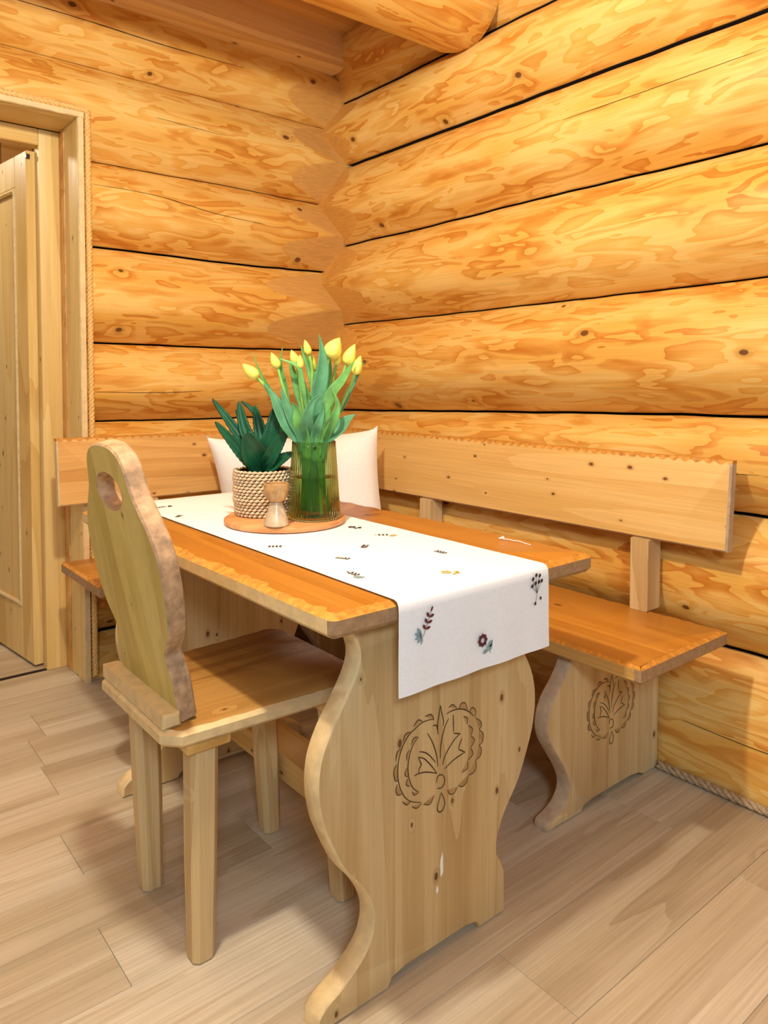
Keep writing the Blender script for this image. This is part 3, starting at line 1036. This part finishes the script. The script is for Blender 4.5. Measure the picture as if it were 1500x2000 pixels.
def cmap(a, b, d):
    p = Vector((-1.5475, -1.503 - 0.075 * b - a, CZ + 0.0005)) + TILT * b + TNRM * d
    return (p.x, p.y, max(p.z, CZ + 0.0006))


bm = bmesh.new()
TH = 0.038


def loops_of(poly, sgn, rough):
    ls = []
    for k, (ins, d) in enumerate(((0.004, 0.0), (0.0, 0.004), (0.0, TH - 0.004), (0.004, TH))):
        pp = inset(poly, ins * sgn)
        if rough and k >= 2:
            pp = [(a * (1 - 0.012 * max(0, noise.noise(Vector((a * 60, b * 60, 1.0))))), b) for a, b in pp]
        ls.append([bm.verts.new(cmap(a, b, d)) for a, b in pp])
    return ls


lo, li = loops_of(outer, 1, True), loops_of(hole, -1, False)
for ls in (lo, li):
    n = len(ls[0])
    for k in range(3):
        for i in range(n):
            fc = bm.faces.new((ls[k][i], ls[k][(i + 1) % n], ls[k + 1][(i + 1) % n], ls[k + 1][i]))
            fc.material_index = 1
for k in (0, 3):
    ed = []
    for ls in (lo, li):
        n = len(ls[k])
        for i in range(n):
            e = bm.edges.get((ls[k][i], ls[k][(i + 1) % n]))
            ed.append(e)
    r = bmesh.ops.triangle_fill(bm, use_beauty=True, use_dissolve=False, edges=ed)
bm.normal_update()
V = [tuple(v.co) for v in bm.verts]
bm.verts.index_update()
Fc = [tuple(v.index for v in fc.verts) for fc in bm.faces]
mi = [fc.material_index for fc in bm.faces]
bm.free()
obj('backrest', (V, Fc), ['olive', 'chair_edge'], chair, smooth=40, mi=mi)

# ------------------------------------------------------------------ soft and green materials
MAT['linen'] = plain('white_linen', (240, 246, 251), 0.85, 0.03, 220, 0.15, 0.2)
MAT['cushion'] = plain('cream_cotton', (246, 245, 243), 0.9, 0.05, 160, 0.2, 0.2)
MAT['thread_dark'] = plain('dark_thread', (58, 52, 54), 0.8, 0.2, 300)
MAT['thread_plum'] = plain('plum_thread', (92, 44, 52), 0.8, 0.2, 300)
MAT['thread_blue'] = plain('blue_grey_thread', (132, 160, 166), 0.8, 0.15, 300)
MAT['thread_gold'] = plain('gold_thread', (206, 180, 104), 0.8, 0.15, 300)
MAT['tray'] = pine('tray_wood', 0, 1, lin(226, 170, 116), lin(212, 150, 94), lin(184, 120, 68), gs=0.08, fig=14, bands=4, amt=0.8, knots=0.0, rough=0.5, tone=0.02)
MAT['stem'] = plain('tulip_stem', (146, 192, 92), 0.45, 0.2, 40)
MAT['tleaf'] = plain('tulip_leaf', (98, 158, 82), 0.42, 0.28, 26)
MAT['tleaf2'] = plain('tulip_leaf_blue', (84, 146, 104), 0.42, 0.22, 26)
MAT['petal'] = plain('yellow_petal', (248, 238, 112), 0.5, 0.08, 30)
MAT['petal_green'] = plain('greenish_petal', (196, 200, 80), 0.5, 0.2, 30)
MAT['aloe'] = plain('aloe_skin', (22, 84, 54), 0.36, 0.25, 22)
MAT['soil'] = plain('dark_soil', (34, 30, 28), 0.9, 0.3, 90, 0.6)
MAT['weave'] = plain('cream_seagrass', (214, 192, 158), 0.8, 0.3, 140, 0.3)
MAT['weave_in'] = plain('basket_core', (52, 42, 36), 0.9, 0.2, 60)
MAT['bronze'] = plain('bronze_wood', (176, 140, 92), 0.32, 0.3, 40, 0.0, 0.6)
MAT['marble'] = plain('smoky_marble', (190, 170, 142), 0.25, 0.3, 34, 0.0, 0.6)

G = NG('green_ribbed_glass')
G.b.inputs['Transmission Weight'].default_value = 1.0
G.b.inputs['IOR'].default_value = 1.25
MAT['glass'] = G.done(lin(206, 216, 172), 0.02, 0.5)
G = NG('vase_water')
G.b.inputs['Transmission Weight'].default_value = 1.0
G.b.inputs['IOR'].default_value = 1.12
MAT['water'] = G.done(lin(214, 230, 190), 0.0, 0.5)

# ------------------------------------------------------------------ table runner with embroidery
RX0, RX1 = -1.2935, -0.8765
prof = [(-0.6585, 0.60), (-0.6575, 0.74), (-0.6605, 0.7575), (-0.668, 0.7628), (-0.70, 0.7633)]
y = -0.75
while y > -1.96:
    prof.append((y, 0.7633 + 0.0007 * noise.noise(Vector((y * 9, 0, 0)))))
    y -= 0.05
prof += [(-1.985, 0.7633), (-1.996, 0.7632), (-2.004, 0.7605), (-2.0085, 0.753), (-2.0095, 0.74), (-2.0095, 0.70), (-2.009, 0.66), (-2.009, 0.62), (-2.0095, 0.589)]
nx = 24
V, Fc = [], []
for off in (0.0, 1.0):
    for j, (y, z) in enumerate(prof):
        a, b = prof[max(j - 1, 0)], prof[min(j + 1, len(prof) - 1)]
        tx, tz = b[0] - a[0], b[1] - a[1]
        l = math.hypot(tx, tz)
        ny, nz = tz / l, -tx / l
        for i in range(nx + 1):
            x = RX0 + (RX1 - RX0) * i / nx
            hang = max(0.0, (0.755 - z)) / 0.17 if y < -1.9 else 0
            w = 0.0015 * hang * (1 + math.sin(i * 0.9) + 0.5 * math.sin(i * 0.35 + 1))
            V.append((x + 0.004 * hang * (i / nx - 0.4), y - w - ny * 0.0016 * off * -1, z + nz * 0.0016 * off))
W_ = nx + 1
NP = len(prof)
for o in (0, 1):
    for j in range(NP - 1):
        for i in range(nx):
            k = o * NP * W_ + j * W_ + i
            Fc.append((k, k + 1, k + W_ + 1, k + W_))
for j in range(NP - 1):
    for i in (0, nx):
        k = j * W_ + i
        Fc.append((k, k + W_, k + W_ + NP * W_, k + NP * W_))
for i in range(nx):
    for j in (0, NP - 1):
        k = j * W_ + i
        Fc.append((k, k + 1, k + 1 + NP * W_, k + NP * W_))
runner = obj('table_runner', (V, Fc), 'linen', None, (-1.085, -1.35, 0.763), smooth=50)
tag(runner, 'white linen table runner embroidered with small sprigs, hanging over the table end', 'runner')


def motif(kind, cx, cy, ang, front=False, s=1.0, mats=('thread_dark', 'thread_blue')):
    V, Fc, mi = [], [], []

    def to(a, b):
        a, b = a * s, b * s
        a, b = a * math.cos(ang) - b * math.sin(ang), a * math.sin(ang) + b * math.cos(ang)
        return (cx + a, -2.0158, cy + b) if front else (cx + a, cy + b, 0.7661)

    def petal(x, y, th, ln, wd, m):
        k = len(V)
        pts = [(0, 0), (0.3, 0.42), (0.65, 0.5), (1, 0), (0.65, -0.5), (0.3, -0.42)]
        for p, q in pts:
            p, q = p * ln, q * wd
            V.append(to(x + p * math.cos(th) - q * math.sin(th), y + p * math.sin(th) + q * math.cos(th)))
        Fc.append(tuple(range(k, k + 6)))
        mi.append(m)

    def line(x0, y0, x1, y1, w, m):
        d = Vector((x1 - x0, y1 - y0)).normalized()
        n = Vector((-d.y, d.x)) * w
        k = len(V)
        V.extend([to(x0 + n.x, y0 + n.y), to(x0 - n.x, y0 - n.y), to(x1 - n.x, y1 - n.y), to(x1 + n.x, y1 + n.y)])
        Fc.append((k, k + 1, k + 2, k + 3))
        mi.append(m)
    if kind == 'sprig':
        line(0, 0, 0.012, 0.044, 0.0006, 0)
        for t in (0.3, 0.55, 0.8):
            petal(0.012 * t, 0.044 * t, 0.35, 0.013, 0.006, 0)
            petal(0.012 * t, 0.044 * t, 2.3, 0.012, 0.006, 0)
        petal(0.012, 0.044, 1.3, 0.012, 0.005, 0)
        for th in (3.0, 3.6, 4.2, 4.8, 2.4):
            petal(-0.004, 0.004, th, 0.019, 0.006, 1)
    elif kind == 'flower':
        for k in range(8):
            petal(0.004 * math.cos(k * 0.785), 0.004 * math.sin(k * 0.785), k * 0.785, 0.010, 0.0085, 0)
        line(0.006, -0.008, 0.024, -0.03, 0.0006, 1)
        petal(0.014, -0.018, 0.7, 0.02, 0.011, 1)
        petal(0.017, -0.022, 3.3, 0.017, 0.009, 1)
        petal(0.02, -0.026, 1.2, 0.016, 0.009, 1)
    elif kind == 'berries':
        for (x, y) in ((0.0, 0.03), (0.012, 0.026), (-0.012, 0.024), (0.018, 0.012), (-0.016, 0.008), (0.008, 0.012), (-0.004, 0.012)):
            line(0, -0.012, x, y, 0.0005, 0)
            petal(x - 0.003, y - 0.003, 0.8, 0.011, 0.009, 0)
        line(0, -0.012, -0.006, -0.03, 0.0006, 0)
        petal(-0.006, -0.03, 4.2, 0.010, 0.008, 0)
        petal(0.010, -0.022, 5.0, 0.010, 0.007, 0)
    else:
        line(-0.02, 0, 0.02, 0.002, 0.0006, 0)
        for k, x in enumerate((-0.016, -0.006, 0.004, 0.014)):
            petal(x, 0.0005, 1.0, 0.013, 0.006, 0)
            petal(x, 0.0005, -1.0, 0.012, 0.006, 0 if k < 2 else 1)
    obj('embroidered_' + ('flower' if kind == 'flower' else 'berries' if kind == 'berries' else 'sprig'), (V, Fc), list(mats), runner, smooth=0, mi=mi)


motif('sprig', -1.240, 0.690, -0.15, True, 1.0, ('thread_plum', 'thread_blue'))
motif('flower', -1.083, 0.648, 0, True, 1.0, ('thread_plum', 'thread_blue'))
motif('berries', -0.920, 0.722, 0.1, True, 0.9, ('thread_dark', 'thread_dark'))
for k, (x, y, kd, m2) in enumerate(((-1.246, -1.501, 'spray', 'thread_dark'), (-1.08, -1.635, 'spray', 'thread_dark'), (-1.186, -1.697, 'spray', 'thread_gold'), (-1.247, -1.84, 'sprig', 'thread_blue'),
                                    (-0.979, -1.789, 'spray', 'thread_dark'), (-1.094, -1.923, 'flower', 'thread_gold'), (-0.944, -1.574, 'sprig', 'thread_gold'), (-0.965, -1.43, 'flower', 'thread_dark'),
                                    (-1.258, -0.994, 'spray', 'thread_dark'), (-1.213, -0.808, 'sprig', 'thread_dark'))):
    motif(kd, x, y, (k * 1.3) % 3.0 - 0.6, False, 0.85, ('thread_dark' if k != 5 else 'thread_gold', m2))

th = [(-0.751, -1.775, 0.7625), (-0.747, -1.79, 0.7632), (-0.752, -1.80, 0.7635), (-0.744, -1.815, 0.763), (-0.748, -1.835, 0.7625), (-0.752, -1.86, 0.7622)]
g1 = tube(catmull(th, 6), 0.0011, 6)
thread = tag(empty('loose_thread', (-0.75, -1.8, 0.76)), 'loose white thread with a frayed end lying on the bare table edge', 'thread')
obj('yarn', g1, 'linen', thread, smooth=60)
for k in range(5):
    a = -0.8 + k * 0.4
    obj('fray', tube([(-0.751, -1.775, 0.7622), (-0.751 + 0.007 * math.sin(a), -1.775 + 0.009 * math.cos(a), 0.764 + 0.001 * k), (-0.751 + 0.012 * math.sin(a), -1.775 + 0.014 * math.cos(a), 0.763)], 0.0009, 5), 'linen', thread, smooth=60)

# ------------------------------------------------------------------ round board on the runner
TC = (-1.066, -1.258)
T0 = 0.7655
tray = obj('serving_board', lathe([(0.0, T0), (0.158, T0), (0.164, T0 + 0.003), (0.166, T0 + 0.009), (0.165, T0 + 0.014), (0.160, T0 + 0.018), (0.0, T0 + 0.018)], TC[0], TC[1], 72), 'tray', None, (TC[0], TC[1], T0), smooth=40)
tag(tray, 'round light wood serving board under the vase and basket', 'board')
TT = T0 + 0.0185

RV = Vector((0.775, -0.632, 0))
FV = Vector((0.632, 0.775, 0))


# ------------------------------------------------------------------ candle holder
cc = (-1.156, -1.362)
ch = tag(empty('candle_holder', (cc[0], cc[1], TT)), 'small hourglass candle holder with bronze cup in front of the basket', 'candle holder')
obj('foot', lathe([(0.0, TT), (0.0315, TT), (0.033, TT + 0.002), (0.0325, TT + 0.006), (0.0255, TT + 0.028), (0.0185, TT + 0.050), (0.0150, TT + 0.060), (0.0, TT + 0.060)], cc[0], cc[1], 40), 'marble', ch, smooth=40)
obj('cup', lathe([(0.0, TT + 0.0602), (0.0150, TT + 0.0602), (0.0235, TT + 0.066), (0.0305, TT + 0.078), (0.0325, TT + 0.092), (0.0325, TT + 0.107), (0.0310, TT + 0.1085), (0.0285, TT + 0.107), (0.027, TT + 0.092), (0.0, TT + 0.088)], cc[0], cc[1], 40), 'bronze', ch, smooth=40)

# ------------------------------------------------------------------ vase
VC = (-1.024, -1.338)
z0 = TT
ribs = lambda th, z: 0.009 * math.cos(46 * th)
vprof = [(0.0, z0), (0.064, z0), (0.0695, z0 + 0.004), (0.0705, z0 + 0.012)]
vprof += [(0.0705 - 0.0125 * t, z0 + 0.012 + 0.195 * t) for t in (0.1, 0.2, 0.3, 0.4, 0.5, 0.6, 0.7, 0.8, 0.9, 1.0)]
vprof += [(0.0568, z0 + 0.2085), (0.0555, z0 + 0.206)]
vprof += [(0.0675 - 0.0125 * t, z0 + 0.012 + 0.195 * t) for t in (0.9, 0.7, 0.5, 0.3, 0.1)]
vprof += [(0.063, z0 + 0.010), (0.0, z0 + 0.009)]
vase = obj('glass_vase', lathe(vprof, VC[0], VC[1], 276, ribs), 'glass', None, (VC[0], VC[1], z0), smooth=60)
tag(vase, 'tall green ribbed glass vase holding the tulips', 'vase')


# ------------------------------------------------------------------ leaves
def leaf_geo(path, width, cup=0.25, face=None, teeth=0, per=7, shape=None, twist=0.0):
    P = catmull(path, per)
    n = len(P)
    V, Fc = [], []
    cs = [-1, -0.66, -0.33, 0, 0.33, 0.66, 1]
    face = Vector(face) if face else -FV
    for i, p in enumerate(P):
        t = i / (n - 1)
        w = width * 0.5 * (shape(t) if shape else (math.sin(math.pi * (0.12 + 0.88 * t) ** 0.85) ** 0.8 if t < 1 else 0.0))
        if teeth:
            w *= 1 + teeth * (1 if i % 2 else -0.5)
        d = (P[min(i + 1, n - 1)] - P[max(i - 1, 0)]).normalized()
        side = d.cross(face)
        side = side.normalized() if side.length > 1e-4 else Vector((1, 0, 0))
        nn = side.cross(d).normalized()
        a = twist * t
        side, nn = side * math.cos(a) + nn * math.sin(a), nn * math.cos(a) - side * math.sin(a)
        for c in cs:
            V.append(p + side * w * c + nn * (w * cup * (c * c - 0.3)))
    m = len(cs)
    for i in range(n - 1):
        for k in range(m - 1):
            Fc.append((i * m + k, i * m + k + 1, (i + 1) * m + k + 1, (i + 1) * m + k))
    return V, Fc


def thick(o, t):
    md = o.modifiers.new('thickness', 'SOLIDIFY')
    md.thickness = t
    md.offset = 0
    return o


KU = 0.000369


def vp(u, v, dep=0.0):
    a = (u - 795) * KU
    return Vector((VC[0], VC[1], 0)) + RV * a + FV * dep + Vector((0, 0, z0 + 0.004 + (1400 - v) * KU))


def bud(base, tip, w):
    ax = tip - base
    L = ax.length
    ax.normalize()
    u = ax.cross(FV).normalized()
    x = ax.cross(u)
    V, Fc = [], []
    sg = 18
    ts = [0, 0.04, 0.12, 0.24, 0.38, 0.52, 0.66, 0.78, 0.88, 0.95, 1.0]
    for t in ts:
        r = w / 2 * math.sin(math.pi * min(1.0, t ** 0.66 * 0.95 + 0.05)) ** 0.8 * 1.05
        if t == 0:
            r = w * 0.12
        if t == 1:
            r = w * 0.02
        for k in range(sg):
            th = 2 * math.pi * k / sg
            rr = r * (1 + 0.10 * math.cos(3 * th + 0.6) * (0.3 + 0.7 * t))
            V.append(base + ax * (L * t) + (u * math.cos(th) + x * math.sin(th)) * rr)
    for i in range(len(ts) - 1):
        for k in range(sg):
            l = (k + 1) % sg
            Fc.append((i * sg + k, i * sg + l, (i + 1) * sg + l, (i + 1) * sg + k))
    Fc += [tuple(range(sg)), tuple((len(ts) - 1) * sg + k for k in range(sg))]
    return V, Fc


TUL = [
    ('yellow tulip leaning furthest left out of the vase', (393, 388), (290, 285), 82, -0.02, [(450, 450), (520, 570), (610, 720), (700, 826)],
     [([(715, 1150), (675, 835), (560, 640), (470, 470), (400, 340), (345, 200)], 48, 0.0), ([(690, 900), (640, 780), (560, 620), (510, 520), (440, 420)], 96, -0.03)], 0),
    ('slim yellow tulip bud standing second from the left', (528, 318), (480, 200), 62, 0.02, [(555, 420), (600, 560), (680, 720), (720, 826)],
     [([(740, 1100), (705, 830), (650, 680), (590, 540), (572, 440)], 105, -0.035), ([(640, 700), (600, 600), (575, 450), (545, 290), (557, 145)], 46, 0.03)], 0),
    ('yellow tulip bud third from the left behind a green leaf', (672, 285), (633, 183), 58, 0.0, [(690, 400), (710, 560), (730, 700), (745, 826)],
     [([(720, 700), (690, 560), (660, 420), (625, 300), (620, 240)], 62, 0.02)], 0),
    ('small yellow tulip bud tucked in left of the middle', (706, 318), (700, 220), 46, -0.015, [(720, 450), (745, 600), (760, 826)],
     [([(760, 720), (740, 560), (715, 420), (690, 310), (600, 265), (535, 245)], 40, -0.02), ([(720, 1050), (695, 830), (700, 700), (680, 610), (640, 560)], 115, -0.04)], 0),
    ('narrow pale tulip bud reaching up in the middle', (755, 218), (723, 105), 52, 0.03, [(775, 330), (770, 500), (768, 700), (770, 826)],
     [([(800, 640), (800, 520), (760, 330), (720, 230), (685, 140)], 58, 0.035), ([(800, 1100), (812, 830), (840, 720), (865, 640), (880, 560)], 74, -0.04)], 0),
    ('largest yellow tulip, highest on the right of the middle', (905, 240), (985, 95), 118, 0.0, [(890, 330), (870, 500), (840, 700), (820, 826)],
     [([(820, 900), (830, 700), (838, 480), (862, 330), (860, 200), (838, 70)], 112, -0.02), ([(870, 600), (880, 500), (905, 350), (900, 230), (900, 105)], 40, 0.03)], 0),
    ('yellow tulip bud half hidden just below the largest tulip', (952, 292), (978, 210), 52, 0.035, [(930, 400), (900, 550), (860, 700), (838, 826)],
     [([(850, 820), (880, 640), (930, 500), (1000, 410), (1060, 320), (1095, 260)], 86, -0.03)], 0),
    ('plump yellow tulip second from the right', (1030, 288), (1095, 140), 84, 0.01, [(1000, 380), (950, 520), (900, 680), (860, 826)],
     [([(880, 1100), (900, 830), (950, 680), (975, 570), (930, 450)], 84, -0.05), ([(850, 1000), (862, 830), (900, 700), (925, 600)], 64, -0.045)], 0),
    ('yellow tulip furthest right above a dark teal leaf', (1095, 360), (1137, 225), 72, 0.0, [(1050, 470), (990, 600), (930, 740), (880, 826)],
     [([(900, 1000), (925, 830), (990, 740), (1045, 685), (1102, 648)], 118, -0.02), ([(960, 690), (1000, 600), (1050, 480), (1100, 390), (1160, 260)], 44, 0.02)], 1),
    ('green tulip bud still closed behind the middle leaves', (790, 340), (772, 205), 40, 0.05, [(790, 450), (785, 600), (780, 826)],
     [([(720, 1100), (735, 830), (760, 680), (800, 560), (875, 495)], 98, -0.055), ([(800, 800), (790, 620), (745, 500), (700, 330)], 58, 0.0)], 2),
]
random.seed(3)
for n_, (lab, b, tp_, w, dep, path, leaves, tint) in enumerate(TUL):
    root = vp(795, 1390) + Vector((0, 0, 0.006))
    tl = tag(empty('tulip', root), lab, 'tulip', 'yellow tulips in the green vase')
    mu = path[-1][0]
    a0 = (795 - mu) * 0.5 + random.uniform(-80, 80)
    d0 = random.uniform(-0.035, 0.035)
    dm = dep * 0.8 + random.uniform(-0.012, 0.012)
    dm = max(-0.035, min(0.035, dm))
    k = 0.78
    pts = [vp(*b, dep)] + [vp(u, v, dep + (dm - dep) * (i + 1) / len(path)) for i, (u, v) in enumerate(path[:-1])] + [vp(795 + (mu - 795) * k, path[-1][1], dm)] + [vp(795 + (a0) * 0.5, 1100, (dm + d0) / 2), vp(795 + a0, 1370, d0)]
    obj('stem', tube(catmull(pts, 5), 0.0042, 8), 'stem', tl, smooth=60)
    obj('flower_bud', bud(vp(*b, dep), vp(*tp_, dep - 0.004), w * KU * 1.05), 'petal_green' if tint == 2 else 'petal', tl, smooth=60)
    for j, (lp, lw, ld) in enumerate(leaves):
        ps = []
        if lp[0][1] > 1000:
            lp = [(795 + (lp[0][0] - 795) * 1.5 + random.uniform(-60, 60), 1350)] + lp
        for i, (u, v) in enumerate(lp):
            inside = v >= 815
            lim = 0.024 if inside else 1.0
            uu = 795 + (u - 795) * (0.72 if inside else 1.0)
            ps.append(vp(uu, v, max(-lim, min(lim, ld + 0.012 * (i / len(lp) - 0.5)))))
        n0 = lambda t: min(1.0, 0.34 + 2.6 * max(0, t - 0.10)) * (0.35 + 0.65 * math.sin(math.pi * min(1, t * 0.75 + 0.2)) ** 1.0) * (1 - t ** 4) if t < 1 else 0.0
        o = obj('leaf', leaf_geo(ps, lw * KU, 0.35, -FV + Vector((0, 0, 0.25)), 0, 7, n0, 0.5 * (-1) ** (j + n_)), 'tleaf2' if (tint == 1 and j == 0) or (n_ + j) % 4 == 1 else 'tleaf', tl, smooth=60)
        thick(o, 0.0012)
random.seed(21)
water = obj('water', lathe([(0.0, z0 + 0.0095)] + [(0.0625 - 0.0125 * t, z0 + 0.0105 + 0.195 * t) for t in (0.0, 0.2, 0.4, 0.52)] + [(0.0, z0 + 0.0105 + 0.195 * 0.52)], VC[0], VC[1], 48), 'water', vase, smooth=40)

# ------------------------------------------------------------------ woven basket and aloe
BC = (-1.100, -1.198)
basket = tag(empty('woven_basket', (BC[0], BC[1], TT)), 'small round woven seagrass basket holding the aloe', 'basket')
rows = 15
geos = []
for r_ in range(rows):
    zz = TT + 0.0048 + r_ * 0.0084
    R_ = 0.0725 + 0.0055 * min(1, r_ / 5) + 0.0012 * math.sin(r_ * 1.7)
    pts, rad = [], []
    nb = 34
    for k in range(nb * 4):
        thh = 2 * math.pi * k / (nb * 4)
        ph = nb * thh + (r_ % 2) * math.pi
        rr = R_ + 0.0017 * math.cos(ph)
        pts.append((BC[0] + rr * math.cos(thh), BC[1] + rr * math.sin(thh), zz + 0.0012 * math.sin(ph)))
        rad.append(0.0036 + 0.0012 * math.cos(ph))
    pts.append(pts[0])
    rad.append(rad[0])
    geos.append(tube(pts, rad, 6, False))
obj('woven_wall', merge(*geos), 'weave', basket, smooth=60)
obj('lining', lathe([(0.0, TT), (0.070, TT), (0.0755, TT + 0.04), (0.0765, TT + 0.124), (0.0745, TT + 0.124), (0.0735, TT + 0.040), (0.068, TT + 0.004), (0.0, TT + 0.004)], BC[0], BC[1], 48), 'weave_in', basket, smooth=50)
aloe = tag(empty('aloe_plant', (BC[0], BC[1], TT + 0.085)), 'dark green spiky aloe plant in the woven basket', 'plant')
obj('soil', lathe([(0.0, TT + 0.09), (0.072, TT + 0.09), (0.0725, TT + 0.104), (0.05, TT + 0.109), (0.0, TT + 0.112)], BC[0], BC[1], 32), 'soil', aloe, smooth=50)
KA = 0.000386


def ap(u, v, dep):
    return Vector((BC[0], BC[1], 0)) + RV * ((u - 412) * KA) + FV * dep + Vector((0, 0, TT + 0.121 + (1045 - v) * KA))


AL = [([(415, 1050), (375, 920), (352, 840), (335, 752)], 205, [-0.01, -0.045, -0.06, -0.07]),
      ([(430, 1050), (455, 900), (490, 740), (512, 565)], 140, [0.0, -0.02, -0.02, -0.01]),
      ([(430, 1060), (480, 950), (545, 840), (612, 742)], 118, [-0.01, -0.045, -0.055, -0.06]),
      ([(425, 1065), (480, 1010), (560, 950), (645, 902)], 104, [-0.01, -0.04, -0.05, -0.05]),
      ([(400, 1060), (320, 960), (220, 830), (106, 686)], 92, [-0.01, -0.04, -0.05, -0.06]),
      ([(400, 1040), (320, 880), (205, 720), (63, 528)], 84, [0.0, -0.02, -0.02, -0.02]),
      ([(405, 1030), (345, 850), (290, 720), (250, 546)], 104, [0.0, -0.03, -0.03, -0.02]),
      ([(415, 1030), (405, 880), (370, 720), (338, 580)], 104, [0.01, 0.02, 0.03, 0.03]),
      ([(400, 1030), (330, 860), (255, 730), (193, 612)], 64, [0.02, 0.04, 0.05, 0.05]),
      ([(420, 1030), (410, 830), (330, 640), (228, 548)], 52, [0.02, 0.05, 0.06, 0.06]),
      ([(430, 1030), (480, 880), (560, 700), (605, 598)], 56, [0.02, 0.05, 0.06, 0.06]),
      ([(430, 1040), (460, 860), (455, 720), (440, 640)], 70, [0.02, 0.05, 0.06, 0.07])]
for lp, lw, dp in AL:
    ps = [ap(u, v, d) for (u, v), d in zip(lp, dp)]
    sh = lambda t: (0.72 + 0.9 * t - 0.4 * t * t) * (1 - t ** 2.2) ** 0.8 * 0.95
    o = obj('leaf', leaf_geo(ps, lw * KA, 0.42, -FV + Vector((0, 0, 0.5)), 0.07, 9, sh), 'aloe', aloe, smooth=40)
    thick(o, 0.005)

# ------------------------------------------------------------------ cushion in the bench corner
TL, TR = Vector((-0.838, -0.30, 0.938)), Vector((-0.285, -0.69, 0.975))
BLc, BRc = Vector((-0.785, -0.37, 0.482)), Vector((-0.315, -0.80, 0.482))
nrm = (TR - TL).cross(BLc - TL).normalized()
if nrm.dot(FV) > 0:
    nrm = -nrm
ng = 36
V, Fc = [], []
for sd in (1, -1):
    for j in range(ng + 1):
        for i in range(ng + 1):
            u, v = i / ng, j / ng
            a, b = 2 * u - 1, 2 * v - 1
            # edges pull in between the corners
            pu = 0.5 + 0.5 * a * (1 - 0.055 * (1 - b * b))
            pv = 0.5 + 0.5 * b * (1 - (0.13 if b > 0 else 0.02) * (1 - a * a) ** 0.4)
            p = BLc.lerp(BRc, pu).lerp(TL.lerp(TR, pu), pv)
            t = 0.085 * ((1 - a ** 4) * (1 - b ** 4)) ** 0.55
            t += 0.004 * noise.noise(Vector((u * 5, v * 5, sd))) * (1 - a * a) * (1 - b * b) + 0.006 * math.sin(7 * a + 5 * b) * (1 - a * a) * (1 - b * b) * 0.6
            V.append(p + nrm * t * (sd if sd > 0 else -0.8))
w = ng + 1
for s_ in (0, 1):
    for j in range(ng):
        for i in range(ng):
            k = s_ * w * w + j * w + i
            Fc.append((k, k + 1, k + w + 1, k + w))
for i in range(ng):
    for (p, q) in ((i, i + 1), (ng * w + i, ng * w + i + 1), (i * w, (i + 1) * w), (i * w + ng, (i + 1) * w + ng)):
        Fc.append((p, q, q + w * w, p + w * w))
zmin = min(v.z for v in V)
V = [v + Vector((0, 0, max(0.0, 0.4815 - zmin))) for v in V]
pil = obj('cushion', (V, Fc), 'cushion', None, (-0.55, -0.54, 0.482), smooth=70)
tag(pil, 'cream cotton cushion leaning in the corner of the bench behind the vase', 'cushion')
